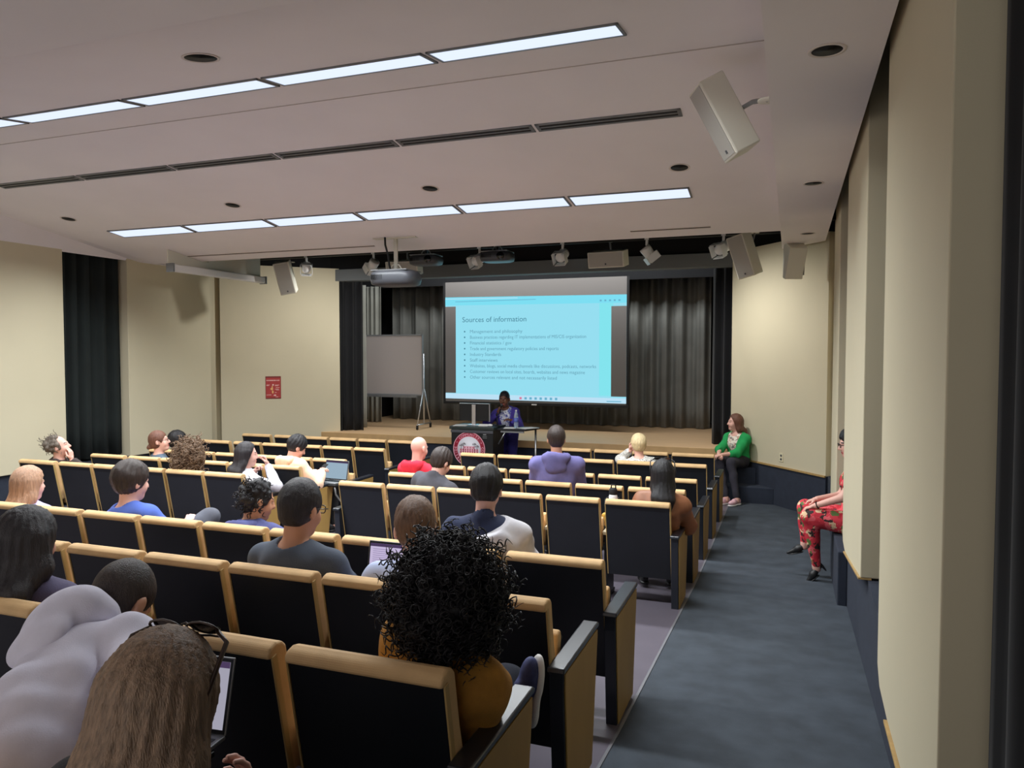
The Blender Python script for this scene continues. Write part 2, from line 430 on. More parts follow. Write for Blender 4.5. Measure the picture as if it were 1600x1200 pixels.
# carpeted steps at the aisle end of the stage
b = MB(); b.prism([(-1.08, 12.04), (-.215, 12.04), (-.47, 12.36), (-1.08, 12.36)], 'z', -.02, .25)
b.prism([(-1.08, 12.36), (-.49, 12.36), (-.76, 12.70), (-1.08, 12.70)], 'z', -.02, .50)
struct('floor_stage_steps', b, M['wainscot'], .012)

# ------------------------------------------------------------------ lights in the ceiling
def tilt_frame(yc, plane):
    z = (cz1 if plane == 1 else cz2)(yc); s = .134 if plane == 1 else -.15
    return z, math.atan(s)
ORD = ['first', 'second', 'third', 'fourth', 'fifth', 'sixth', 'seventh', 'eighth', 'ninth', 'tenth', 'eleventh', 'twelfth']
for strip, yc, w, plane, x0, pitch, where in ((1, 4.645, .27, 1, -.98, 1.312, 'rear strip over back seats'), (2, 8.10, .30, 2, -.987, 1.330, 'front strip before the stage')):
    z, a = tilt_frame(yc, plane)
    for i in range(6):
        xc = x0 - pitch * (i + .5)
        e = empty('ceiling_light', (xc, yc, z), 'glowing fluorescent panel, %s from the aisle end, %s' % (ORD[i], where), 'ceiling light', 'fluorescent panels in the ' + where)
        e.rotation_euler = (a, 0, 0)
        L = pitch - .035
        b = MB(); t = .018
        for (p0, p1, q0, q1) in ((-L / 2, L / 2, -w / 2, -w / 2 + t), (-L / 2, L / 2, w / 2 - t, w / 2), (-L / 2, -L / 2 + t, -w / 2, w / 2), (L / 2 - t, L / 2, -w / 2, w / 2)):
            b.bb(p0, p1, q0, q1, -.012, .004)
        b.build('frame', M['metal_grey'], e)
        b = MB(); b.bb(-L / 2 + t, L / 2 - t, -w / 2 + t, w / 2 - t, -.008, -.004); b.build('diffuser', M['lamp'], e)
        la = bpy.data.lights.new('ceiling_lamp', 'AREA'); la.shape = 'RECTANGLE'; la.size = L - .06; la.size_y = w - .05; la.energy = LAMPW; la.spread = math.radians(LAMPS); la.color = (.93, .98, 1.0)
        lo = bpy.data.objects.new('ceiling_lamp', la); COL.objects.link(lo); lo.parent = e; lo.location = (0, 0, -.011)

def downlight(x, y, z, a, r, label):
    e = empty('downlight', (x, y, z), label, 'downlight', 'unlit round ceiling downlights'); e.rotation_euler = (a, 0, 0)
    MB().lathe([(r, .004), (r + .012, -.003), (r + .012, -.006), (r - .004, -.006), (r - .006, .0)], n=28).build('trim_ring', M['ceiling_rim'], e)
    MB().lathe([(r - .004, -.0035), (r * .6, -.0025), (.01, -.002)], n=28).build('baffle', M['downlight'], e)
z, a = tilt_frame(7.42, 2)
for i, x in enumerate((-1.03, -3.69, -6.33, -9.02)):
    downlight(x, 7.42, z, a, .088, 'dark round downlight, %s from the aisle, behind the front light strip' % ORD[i])
z, a = tilt_frame(3.91, 1)
downlight(-3.57, 3.91, z, a, .105, 'dark round downlight alone in the rear ceiling above the back light strip')
for (x, y, w) in ((.146, 4.10, 'widest looking, above the rear of the carpeted aisle'), (.164, 7.22, 'halfway along the soffit over the aisle'), (.174, 10.2, 'at the stage end of the aisle soffit')):
    downlight(x, y, SZ, 0, .078, 'dark oval downlight ' + w)

z, a = tilt_frame(6.285, 2)
edges = [-.845, -2.11, -3.46, -4.80, -6.14, -7.45, -8.74]
for i in range(6):
    x1, x0 = edges[i], edges[i + 1]; L = x1 - x0 - .03
    e = empty('air_diffuser', ((x0 + x1) / 2, 6.285, z), 'long twin slot air diffuser, %s from the aisle, between the light strips' % ORD[i], 'air vent', 'linear slot diffusers across the ceiling'); e.rotation_euler = (a, 0, 0)
    b = MB(); b.bb(-L / 2, L / 2, -.07, -.045, -.008, .003); b.bb(-L / 2, L / 2, .045, .07, -.008, .003); b.bb(-L / 2, L / 2, -.008, .008, -.008, .003)
    b.bb(-L / 2, -L / 2 + .03, -.07, .07, -.008, .003); b.bb(L / 2 - .03, L / 2, -.07, .07, -.008, .003); b.build('frame', M['metal_grey'], e)
    b = MB(); b.bb(-L / 2 + .03, L / 2 - .03, -.045, .045, -.003, -.001); b.build('dark_slots', M['downlight'], e)
z, a = tilt_frame(9.29, 2)
for (x0, x1, lab) in ((-8.80, -5.49, 'thin dark ceiling slot behind the hanging projector on the poster side'), (-1.88, -.92, 'thin dark ceiling slot near the stage edge beside the aisle soffit')):
    e = empty('air_slot', ((x0 + x1) / 2, 9.29, z), lab, 'air vent', None); e.rotation_euler = (a, 0, 0); L = x1 - x0
    b = MB(); b.bb(-L / 2, L / 2, -.022, .022, -.003, .003); b.build('slot', mat('dark slot', rgb(84, 74, 70), .8), e)
    b = MB(); b.bb(-L / 2, L / 2, -.028, -.022, -.006, .003); b.bb(-L / 2, L / 2, .022, .028, -.006, .003); b.build('frame', M['ceiling_rim'], e)

SPOTW = 110
# ------------------------------------------------------------------ auditorium seats
def seat_meshes(w):
    """One set of part meshes for a seat of width w. Local frame: y = 0 at the top of the rear panel, +y to the stage."""
    d = {}
    hw = w / 2
    # rear panel, leaning: (0,.905) top to (.15,.25) bottom
    b = MB(); b.prism([(.004, .908), (.020, .912), (.150, .25), (.134, .245)], 'x', -hw + .004, hw - .004); d['rear_panel'] = b.build('rear_panel', M['rear'], None, .003)
    for s, nm in ((-1, 'edge_l'), (1, 'edge_r')):
        b = MB(); b.prism([(.0, .906), (.024, .912), (.156, .25), (.132, .245)], 'x', s * hw - .004, s * hw + .004); d[nm] = b.build('edge_band', M['tan_trim'], None, .002)
    b = MB()
    prof = [(-.012, .900), (-.014, .922), (.0, .940), (.03, .948), (.062, .942), (.082, .922), (.118, .74), (.176, .54), (.184, .50), (.172, .475), (.108, .468), (.022, .898)]
    b.prism(prof, 'x', -hw, hw); d['back_cushion'] = b.build('back_cushion', M['tan'], None, .011, 3)
    b = MB(); b.prism([(.165, .415), (.60, .435), (.63, .450), (.635, .475), (.61, .50), (.40, .495), (.165, .475)], 'x', -hw + .02, hw - .02); d['seat_down'] = b.build('seat', M['tan'], None, .014, 3)
    b = MB(); b.prism([(.17, .385), (.58, .405), (.62, .435), (.60, .438), (.17, .418)], 'x', -hw + .022, hw - .022); d['pan_down'] = b.build('seat_pan', M['rear'], None, .006)
    b = MB(); b.prism([(.195, .43), (.25, .42), (.30, .69), (.29, .72), (.27, .73), (.245, .715)], 'x', -hw + .02, hw - .02); d['seat_up'] = b.build('seat', M['tan'], None, .012, 3)
    b = MB(); b.prism([(.252, .415), (.285, .42), (.325, .68), (.303, .70)], 'x', -hw + .022, hw - .022); d['pan_up'] = b.build('seat_pan', M['rear'], None, .006)
    b = MB(); b.bb(-hw - .045, -hw - .012, .16, .42, .02, .60); b.bb(-hw - .05, -hw - .008, .12, .46, -.002, .03); d['standard'] = b.build('standard', M['metal_black'], None, .006)
    b = MB(); b.prism([(.12, .595), (.43, .615), (.45, .625), (.44, .645), (.12, .628)], 'x', -hw - .052, -hw - .004); d['armrest'] = b.build('armrest', M['arm_pale'], None, .008)
    # aisle end panel (right side and mirrored left side)
    out = [(.07, -.002), (.50, -.002), (.60, .60), (.60, .64), (.02, .64), (.02, .56)]
    for nm, s in (('end_r', 1), ('end_l', -1)):
        b = MB(); b.prism(out, 'x', s * (hw + .008), s * (hw + .070)); d[nm] = b.build('end_panel', M['arm_black'], None, .004)
        b = MB(); b.prism([(.085, .01), (.490, .01), (.592, .60), (.592, .632), (.032, .632), (.032, .56)], 'x', s * (hw + .0705), s * (hw + .078)); d[nm + '_v'] = b.build('side_veneer', M['veneer'], None, .002)
        b = MB(); b.prism([(.0, .640), (.61, .640), (.62, .652), (.60, .668), (.01, .664)], 'x', s * (hw + .002), s * (hw + .080)); d[nm + '_c'] = b.build('armrest_cap', M['arm_black'], None, .006)

    for k, o in d.items():
        o.name = 'seat_template'
    me = {k: o.data for k, o in d.items()}
    for o in d.values(): bpy.data.objects.remove(o)
    return me
SEAT_N, SEAT_W = seat_meshes(.492), seat_meshes(.565)
PARTNAME = {'seat_down': 'seat', 'seat_up': 'seat', 'pan_down': 'seat_pan', 'pan_up': 'seat_pan', 'end_r': 'end_panel', 'end_l': 'end_panel'}
def make_seat(x, y, z, wide, down, ends, label, group):
    me = SEAT_W if wide else SEAT_N
    e = empty('auditorium_seat', (x, y, z), label, 'seat', group)
    c = link('back_cushion', me['back_cushion'], e)
    p = link('rear_panel', me['rear_panel'], e)
    link('edge_band', me['edge_l'], p); link('edge_band', me['edge_r'], p)
    s = link('seat', me['seat_down' if down else 'seat_up'], e); link('seat_pan', me['pan_down' if down else 'pan_up'], s)
    if 'l' not in ends:
        q = link('standard', me['standard'], e); link('armrest', me['armrest'], q)
    for k in ends:
        q = link('end_panel', me['end_' + k], e); link('side_veneer', me['end_%s_v' % k], q); link('armrest_cap', me['end_%s_c' % k], q)
    return e

ROWS = [  # name, y of the back top, height of the back top relative to the camera, phrase
    ('Z', 1.00, -.86, 'rearmost row'), ('A', 2.00, -.955, 'second row from the rear'), ('B', 3.00, -1.05, 'third row from the rear'), ('C', 4.01, -1.143, 'last row behind the cross aisle'),
    ('D', 6.48, -1.287, 'first row past the cross aisle'), ('E', 7.48, -1.346, 'second row past the cross aisle'), ('F', 8.46, -1.396, 'third row past the cross aisle'), ('G', 9.47, -1.372, 'row behind the front row'), ('H', 10.46, -1.372, 'front row')]
OCC = {('A', 'R', 0): 'holding the curly black haired person', ('A', 'R', 3): 'under the long dark haired person', ('B', 'R', 1): 'of the light blue shirt person', ('B', 'R', 2): 'of the person in the charcoal T-shirt',
       ('C', 'R', 1): 'of the person with the hood over navy', ('C', 'R', 4): 'of the person hunched in navy blue', ('C', 'R', 6): 'of the person in the royal blue shirt', ('C', 'R', 8): 'of the blonde person in lilac',
       ('D', 'R', 0): 'of the person in the brown jacket', ('D', 'R', 4): 'of the person in the dark grey jacket', ('D', 'L', 0): 'of the dark long haired person in white', ('D', 'L', 1): 'of the brown curly haired person', ('D', 'L', 5): 'of the person leaning on a hand',
       ('E', 'R', 2): 'of the person in the violet hoodie', ('E', 'R', 5): 'of the bald person in red', ('E', 'L', 0): 'of the person in the peach hoodie', ('E', 'L', 4): 'of the person with the low bun', ('F', 'L', 5): 'of the dark haired person by the wall', ('G', 'R', 1): 'of the person in the dotted shirt',
       ('Z', 'R', 0): 'of the person with sunglasses on the head', ('Z', 'R', 1): 'of the person in the pale grey hoodie'}
SEATPOS = {}
RB = [-.955, -1.522]                       # right block, boundaries from the carpeted aisle inwards
while len(RB) < 11: RB.append(-1.522 - .5475 * (len(RB) - 1))
LB = [-5.445, -5.962, -6.500, -7.040, -7.585, -8.130, -8.790]
for (nm, y, ht, ph) in ROWS:
    zf = H0 + ht - .945
    nr = {'Z': 2, 'A': 5, 'B': 7, 'C': 9}.get(nm, 6)
    for i in range(nr):
        if nm == 'H' and i in (4, 5): continue
        x1, x0 = RB[i], RB[i + 1]
        wide = i == 0; w = .565 if wide else .492
        xc = x0 + w / 2 if not wide else x1 - w / 2
        ends = ''
        if i == 0: ends += 'r'
        if nm in 'DEFGH' and i == (nr - 1 if nm != 'H' else 3): ends += 'l'
        occ = OCC.get((nm, 'R', i))
        lab = 'black tan-edged seat, %s from the carpeted aisle, %s' % (ORD[i], ph)
        if occ: lab = 'black tan-edged seat %s, %s from carpeted aisle' % (occ, ORD[i])
        SEATPOS[(nm, 'R', i)] = (xc, y, zf)
        make_seat(xc, y, zf, wide, bool(occ), ends, lab, 'seats of the ' + ph)
    if nm in 'DEFGH':
        for i in range(6):
            x1, x0 = LB[i], LB[i + 1]
            wide = i == 5; w = .565 if wide else .492
            xc = x0 + w / 2
            occ = OCC.get((nm, 'L', i))
            lab = 'black tan-edged far block seat, %s from centre aisle, %s' % (ORD[i], ph)
            if occ: lab = 'black tan-edged far block seat %s' % occ
            SEATPOS[(nm, 'L', i)] = (xc, y, zf)
            e = make_seat(xc, y, zf, wide, bool(occ), 'r' if i == 0 else '', lab, 'far block seats of the ' + ph)

def writing_tablet(x, y, z, w, d, label):
    e = empty('writing_tablet', (x, y, z), label, 'tablet arm', 'black writing tablets of the seats')
    b = MB(); b.prism([(-w / 2, -d / 2), (w / 2, -d / 2), (w / 2, d / 2 - .05), (w / 2 - .06, d / 2), (-w / 2, d / 2)], 'z', -.018, 0); b.build('tablet_top', M['metal_black'], e, .004)
    b = MB(); b.tube([(w / 2 - .03, -d / 2 + .02, -.01), (w / 2 - .02, -d / 2 + .03, -.12), (w / 2 - .01, .06, -.30), (w / 2 - .03, -.12, -.34)], .011); b.build('swing_bracket', M['metal_grey'], e)
    return e

def laptop(name, x, y, z, w, h, screen, rz, tilt, label, lines=0, bar=True):
    """Open laptop with its display towards -y."""
    e = empty(name, (x, y, z), label, 'laptop', None, rz)
    b = MB(); b.bb(-w / 2, w / 2, -.115, .115, 0, .014); base = b.build('base', M['metal_grey'], e, .004)
    b = MB()
    for i in range(5):
        for j in range(12):
            cx = -w / 2 + w * (j + 1) / 13; b.bb(cx - w * .032, cx + w * .032, -.02 + i * .022, -.003 + i * .022, .014, .0155)
    b.build('keyboard', M['metal_black'], base)
    X = xf((0, .112, .012), 0, -tilt)
    b = MB(); b.bb(-w / 2, w / 2, 0, .007, 0, h, 0, X); lid = b.build('lid', M['metal_grey'], e, .003)
    b = MB(); b.bb(-w / 2 + .004, w / 2 - .004, -.0012, 0, .004, h - .004, 0, X); b.build('bezel', M['metal_black'], lid)
    b = MB(); b.bb(-w / 2 + .012, w / 2 - .012, -.0022, -.0012, .016, h - .014, 0, X); b.build('display', screen, lid)
    if bar:
        b = MB(); b.bb(-w / 2 + .012, w / 2 - .012, -.003, -.0022, h - .032, h - .014, 0, X); b.build('window_bar', M['lap_bar'], lid)
    if lines:
        b = MB(); rnd = random.Random(3)
        for i in range(lines):
            zz = h - .045 - i * (h - .08) / lines
            b.bb(-w / 2 + .03, -w / 2 + .03 + rnd.uniform(.3, .85) * (w - .08), -.003, -.0022, zz - .003, zz, 0, X)
        b.build('text_lines', M['lap_line'], lid)
    return e

# ------------------------------------------------------------------ stage dressing
drape('masking_drape', [(-8.50, 13.08), (-8.10, 13.25)], SZT + .004, H0 + 1.5, M['drape_black'], .04, .2, 'black masking leg at the stage edge beside the poster wall', 'curtain', 11)
drape('masking_drape', [(-1.28, 13.35), (-.95, 13.20)], SZT + .004, H0 + 1.5, M['drape_black'], .05, .2, 'black masking leg behind the person in the green blazer', 'curtain', 12)
drape('stage_curtain', [(-8.66, 13.95), (-8.36, 13.75)], SZT + .01, H0 + 1.42, M['drape_light'], .05, .13, 'tall narrow pale grey curtain next to the black leg, higher than its neighbour', 'curtain', 13)
drape('stage_curtain', [(-9.0, 14.9), (-8.66, 14.95)], SZT + .01, H0 + 1.50, M['drape_light'], .05, .14, 'narrow pale grey curtain just behind the whiteboard', 'curtain', 14)
drape('stage_curtain', [(-8.85, 15.85), (-6.9, 15.95), (-4.2, 15.9), (-1.55, 15.9)], SZT + .01, H0 + 1.62, M['drape_grey'], .085, .34, 'wide dark grey pleated curtain across the back of the stage behind the screen', 'curtain', 15)
b = MB(); b.bb(-9.4, -.2, 14.98, 15.04, H0 + 1.47, 5.4); tag(b.build('stage_border', M['drape_black']), 'black valance running over the top of the projection screen', 'curtain')

# projection screen
SX0, SX1, SY, S0, S1 = -6.885, -3.005, 14.55, H0 - .985, H0 + 1.475
e = empty('projection_screen', ((SX0 + SX1) / 2, SY, S0), 'large projection screen showing a pale cyan slide headed Sources of information', 'projection screen')
ox, oy, oz = e.location
def scr(name, x0, x1, z0, z1, m, dy, par=e):
    """x and z as fractions of the cloth, built as a thin slab just in front of it."""
    b = MB(); W = SX1 - SX0; Hh = S1 - S0
    b.bb(SX0 + W * x0 - ox, SX0 + W * x1 - ox, -dy, -dy + .0012, S0 + Hh * z0 - oz, S0 + Hh * z1 - oz); return b.build(name, m, par)
b = MB(); b.bb(SX0 - ox - .03, SX1 - ox + .03, 0, .006, -.03, S1 - S0 + .02); b.build('cloth', M['screen_cloth'], e)
b = MB(); b.bb(SX0 - ox - .05, SX1 - ox + .05, -.012, .03, -.085, -.03); wb_ = b.build('bottom_bar', M['metal_black'], e, .006)
b = MB(); b.box((.05, -.014, -.062), (.11, .006, .022)); b.build('pull_tab', M['white'], wb_)
b = MB(); b.bb(SX0 - ox - .05, SX0 - ox - .0, -.002, .008, -.03, S1 - S0 + .02); b.bb(SX1 - ox, SX1 - ox + .05, -.002, .008, -.03, S1 - S0 + .02); b.build('black_border', M['black'], e)
def quad(name, pts, m, dy, par=e):
    W = SX1 - SX0; Hh = S1 - S0
    vs = [(SX0 + W * x - ox, -dy, S0 + Hh * z - oz) for x, z in pts]; vs += [(v[0], -dy + .001, v[2]) for v in vs]; n = len(pts)
    b = MB(); b.add(vs, [tuple(range(n)), tuple(range(n, 2 * n))[::-1]] + [(i, n + i, n + (i + 1) % n, (i + 1) % n) for i in range(n)]); return b.build(name, m, par)
img = quad('projected_image', [(0, .012), (1, .0), (1, .865), (0, .880)], M['slide'], .003)
quad('right_glow', [(.86, .06), (.932, .06), (.932, .80), (.86, .80)], M['slide_edge'], .0042, img)
quad('browser_bar', [(0, .81), (1, .80), (1, .865), (0, .880)], M['slide_bar'], .0045, img)
quad('address_line', [(.06, .838), (.52, .842), (.52, .847), (.06, .843)], M['slide_line'], .006, img)
quad('tab_strip', [(.0, .862), (.42, .858), (.42, .864), (.0, .869)], M['slide_white'], .006, img)
quad('viewer_margin', [(0, .06), (.062, .06), (.062, .80), (0, .80)], M['screen_cloth'], .0055, img)
quad('viewer_margin', [(.922, .055), (1, .055), (1, .775), (.922, .775)], M['screen_cloth'], .0055, img)
quad('task_bar', [(0, .012), (1, .0), (1, .042), (0, .056)], M['slide_white'], .0055, img)
for i in range(8):
    quad('task_icon', [(.43 + i * .028, .016), (.443 + i * .028, .016), (.443 + i * .028, .036), (.43 + i * .028, .036)], M['slide_red'] if i == 0 else M['slide_line'], .0065, img)
for i in range(5):
    quad('toolbar_icon', [(.862 + i * .024, .815), (.872 + i * .024, .815), (.872 + i * .024, .828), (.862 + i * .024, .828)], M['slide_line'], .0065, img)
quad('clock_text', [(.90, .012), (.975, .012), (.975, .019), (.90, .019)], M['slide_line'], .0065, img)
TX = Matrix.Rotation(PI / 2, 4, 'X')
def slide_text(body, fx, fz_, size, m, nm):
    W = SX1 - SX0; Hh = S1 - S0
    return text_mesh(body, size, m, nm, img, Matrix.Translation((SX0 + W * fx - ox, -.0075, S0 + Hh * fz_ - oz)) @ TX)
slide_text('Sources of information', .10, .665, .155, M['slide_head'], 'heading')
BUL = ['Management and philosophy', 'Business practices regarding IT implementations of MIS/CIS organization', 'Financial statistics / gov', 'Trade and government regulatory policies and reports', 'Industry Standards', 'Staff interviews', 'Websites, blogs, social media channels like discussions, podcasts, networks', 'Customer reviews on local sites, boards, websites and news magazine', 'Other sources relevant and not necessarily listed']
WID = [.30, .645, .24, .50, .18, .16, .70, .64, .49]
for i, (t, wd) in enumerate(zip(BUL, WID)):
    zf = .572 - i * .0485
    o = slide_text(t, .145, zf, .098, M['slide_text'], 'bullet_line')
    xs = [v.co.x for v in o.data.vertices]; k = wd * (SX1 - SX0) / (max(xs) - min(xs)); x0 = min(xs)
    for v in o.data.vertices: v.co.x = x0 + (v.co.x - x0) * k
    W = SX1 - SX0; Hh = S1 - S0
    b = MB(); b.lathe([(.018, 0), (.018, .001)], n=10, X=Matrix.Translation((SX0 + W * .115 - ox, -.0075, S0 + Hh * (zf + .013) - oz)) @ TX); b.build('bullet', M['slide_head'], img)

# rolling whiteboard
e = empty('rolling_whiteboard', (-7.93, 13.95, SZT), 'grey rolling whiteboard on splayed castor legs at the poster side of the stage', 'whiteboard')
b = MB(); b.bb(-.83, .80, -.012, .012, .70, 1.93); bd = b.build('board_face', M['board'], e, .004)
b = MB(); b.bb(-.84, .81, -.02, .02, 1.92, 1.95); b.bb(-.84, .81, -.02, .02, .68, .71); b.bb(-.85, -.82, -.02, .02, .68, 1.95); b.bb(.79, .815, -.02, .02, .68, 1.95); b.build('frame', M['metal_grey'], e, .004)
b = MB(); b.bb(-.70, .70, -.09, -.02, .645, .665); b.bb(-.70, .70, -.09, -.085, .66, .685); b.build('pen_tray', M['metal_grey'], e)
b = MB(); b.box((.48, -.055, .675), (.12, .04, .02)); b.build('eraser', M['black'], e, .004)
for sx in (-.80, .83):
    b = MB(); b.tube([(sx, 0, .10), (sx, 0, 1.55)], .016)
    b.tube([(sx, -.02, .82), (sx, -.30, .09)], .013); b.tube([(sx, .02, .82), (sx, .30, .09)], .013); b.tube([(sx, -.32, .10), (sx, .32, .10)], .014)
    lg = b.build('leg', M['metal'], e)
    for sy in (-.30, .30):
        b = MB(); b.lathe([(.034, -.012), (.034, .012)], n=16, X=xf((sx, sy, .036), 0, 0, PI / 2)); b.bb(sx - .02, sx + .02, sy - .015, sy + .015, .045, .10); b.build('castor', M['metal_black'], lg)

# lectern with the college seal
e = empty('lectern', (-4.925, 11.65, 0), 'black lectern with a round red and white college seal before the stage', 'lectern')
b = MB(); b.bb(-.375, .375, -.24, .26, 0, 1.04); b.build('cabinet', M['metal_black'], e, .006)
b = MB(); b.bb(-.40, .40, -.27, .29, 1.04, 1.09); b.build('top', mat('lectern top', rgb(36, 46, 44), .4), e, .006)
b = MB(); b.bb(-.38, .38, -.256, -.24, .985, 1.03); b.build('upper_rail', M['dark_grey'], e, .003)
SX = Matrix.Translation((-.05, -.2425, .715)) @ TX
b = MB(); b.lathe([(.288, 0), (.288, .004)], n=64, X=SX); sl = b.build('seal', M['seal_red'], e)
b = MB()
for r0, r1 in ((.276, .286), (.205, .212)):
    n = 64; vs = []
    for zz in (.004, .006):
        for r in (r0, r1):
            vs += [(r * math.cos(2 * PI * i / n), r * math.sin(2 * PI * i / n), zz) for i in range(n)]
    fs = []
    for i in range(n):
        j = (i + 1) % n
        fs += [(i, n + i, n + j, j), (2 * n + i, 2 * n + j, 3 * n + j, 3 * n + i), (n + i, 3 * n + i, 3 * n + j, n + j), (i, j, 2 * n + j, 2 * n + i)]
    b.add(vs, fs, 0, False, SX)
b.build('ring_lines', M['seal_pink'], sl)
b = MB(); b.lathe([(.205, .004), (.205, .0055)], n=64, X=SX); b.build('seal_field', M['seal_white'], sl)
b = MB(); b.prism([(-.19, -.075), (-.165, -.12), (.165, -.12), (.19, -.075)], 'z', .0055, .0065, 0, SX)
b.bb(-.17, .17, -.075, .005, .0055, .0065, 0, SX); b.bb(-.11, .11, .005, .05, .0055, .0065, 0, SX)
b.build('seal_building', M['seal_pink'], sl)
b = MB()
for row, (z0, z1) in enumerate(((-.068, -.03), (-.022, .002))):
    for i in range(8):
        x = -.147 + i * .042
        b.bb(x - .010, x + .010, z0, z1, .0066, .0074, 0, SX)
for i in range(4): b.bb(-.075 + i * .05 - .006, -.075 + i * .05 + .006, .012, .04, .0066, .0074, 0, SX)
b.build('seal_arches', M['seal_red'], sl)
b = MB()
for (x, h) in ((-.14, .06), (-.095, .085), (.095, .085), (.145, .05)):
    b.bb(x - .004, x + .004, -.06, h, .0075, .0082, 0, SX)
    for k in range(7):
        a = -.3 + k * (PI + .6) / 6
        b.prism([(x, h), (x + .036 * math.cos(a) - .006 * math.sin(a), h + .028 * math.sin(a)), (x + .036 * math.cos(a) + .004 * math.sin(a), h + .028 * math.sin(a) - .010)], 'z', .0075, .0082, 0, SX)
b.build('seal_palms', M['ink'], sl)
ring = 'RIVERSIDE • COMMUNITY • COLLEGE • '
for i, ch in enumerate(ring):
    if ch == ' ': continue
    a = PI / 2 + (16 - i) * 2 * PI / len(ring)
    text_mesh(ch, .058, M['seal_pink'], 'seal_letter', sl, SX @ Matrix.Rotation(a - PI / 2, 4, 'Z') @ Matrix.Translation((0, .224, .0045)), 'CENTER')
b = MB(); b.bb(.20, .255, -.2435, -.24, .955, .975); b.bb(.19, .265, -.2435, -.24, .93, .938); b.bb(.19, .265, -.2435, -.24, .905, .913); b.build('small_lettering', M['metal_grey'], e)

e = empty('side_desk', (-4.22, 11.72, 0), 'small black side shelf joined to the lectern, holding papers and a water bottle', 'desk')
b = MB(); b.prism([(-.30, -.22), (.20, -.22), (.30, .10), (.30, .22), (-.30, .22)], 'z', 1.035, 1.065); b.build('desk_top', M['metal_black'], e, .005)
b = MB(); b.bb(-.24, .16, -.20, -.17, 1.0, 1.03); b.build('slide_rail', M['metal_grey'], e)
b = MB(); b.tube([(-.30, -.15, .80), (-.17, -.18, 1.0)], .010); b.tube([(.24, .18, .0), (.24, .18, 1.035)], .018); b.tube([(.24, -.10, .0), (.24, .2, .02)], .018); b.build('support', M['metal'], e)

e = empty('computer_monitor', (-5.0, 11.70, 1.09), 'black computer monitor on the lectern seen from behind on a silver stand', 'monitor')
b = MB(); b.bb(-.27, .27, -.02, .025, .07, .36); b.build('back_shell', M['metal_black'], e, .008)
b = MB(); b.bb(-.275, .275, -.015, .03, .352, .366); b.bb(.262, .278, -.015, .03, .06, .366); b.build('bezel', M['metal'], e, .003)
b = MB(); b.bb(-.255, .255, .025, .028, .09, .34); b.build('display', M['lens'], e)
b = MB(); b.bb(-.035, .035, -.045, -.02, .0, .345); b.bb(-.12, .12, -.10, .09, 0, .012); b.build('stand', M['metal'], e, .004)

def papers(name, x, y, z, w, d, rz, label):
    b = MB()
    rnd = random.Random(int(abs(x) * 100))
    for i in range(4):
        X = xf((rnd.uniform(-.012, .012), rnd.uniform(-.012, .012), i * .0022), rnd.uniform(-.12, .12))
        b.bb(-w / 2, w / 2, -d / 2, d / 2, 0, .002, 0, X)
    o = b.build(name, M['paper']); o.location = (x, y, z); o.rotation_euler = (0, 0, rz); return tag(o, label, 'papers')
papers('paper_sheets', -5.18, 11.52, 1.091, .21, .28, .2, 'white loose sheets beside the monitor stand on the lectern')
papers('paper_sheets', -4.05, 11.70, 1.066, .22, .29, -.6, 'white papers fanned out by the water bottle on the side shelf')
papers('paper_sheets', -4.33, 11.62, 1.066, .18, .22, .3, 'white sheet between lectern and water bottle on the side shelf')
b = MB(); b.ball((0, 0, .02), (.05, .032, .022), 14); o = b.build('computer_mouse', M['white']); o.location = (-4.66, 11.55, 1.089); tag(o, 'white computer mouse on the lectern top', 'mouse')
b = MB(); b.bb(-.09, .07, -.045, .045, 0, .02); b.bb(-.08, .06, -.03, .03, .02, .034); o = b.build('folded_cloth', M['paper'], None, .008); o.location = (-4.77, 11.56, 1.090); o.rotation_euler = (0, 0, .2); tag(o, 'white folded cloth beside the mouse on the lectern', 'cloth')
e = empty('desk_microphone', (-4.55, 11.60, 1.091), 'small black desk microphone on a bent stem at the lectern edge', 'microphone')
b = MB(); b.lathe([(.045, 0), (.045, .012), (.02, .016)], n=18); b.build('base', M['black'], e)
b = MB(); b.tube([(0, 0, .012), (0, .01, .10), (-.02, .03, .17)], .007); b.build('stem', M['metal_black'], e)
b = MB(); b.ball((-.022, .034, .19), (.018, .018, .026), 12); b.build('head', M['black'], e)
glass = mat('clear blue plastic', rgb(208, 226, 244), .08); glass.node_tree.nodes['Principled BSDF'].inputs['Transmission Weight'].default_value = .7
e = empty('water_bottle', (-4.24, 11.66, 1.066), 'clear plastic water bottle with a blue label on the side shelf', 'bottle')
MB().lathe([(.03, 0), (.036, .006), (.036, .06), (.033, .075), (.036, .09), (.036, .20), (.026, .245), (.014, .27), (.014, .285)], n=20).build('body', glass, e)
MB().lathe([(.0372, .10), (.0372, .17)], n=20).build('label_band', mat('blue label', rgb(92, 110, 190), .4), e)
MB().lathe([(.016, .278), (.016, .30)], n=16).build('cap', M['white'], e)

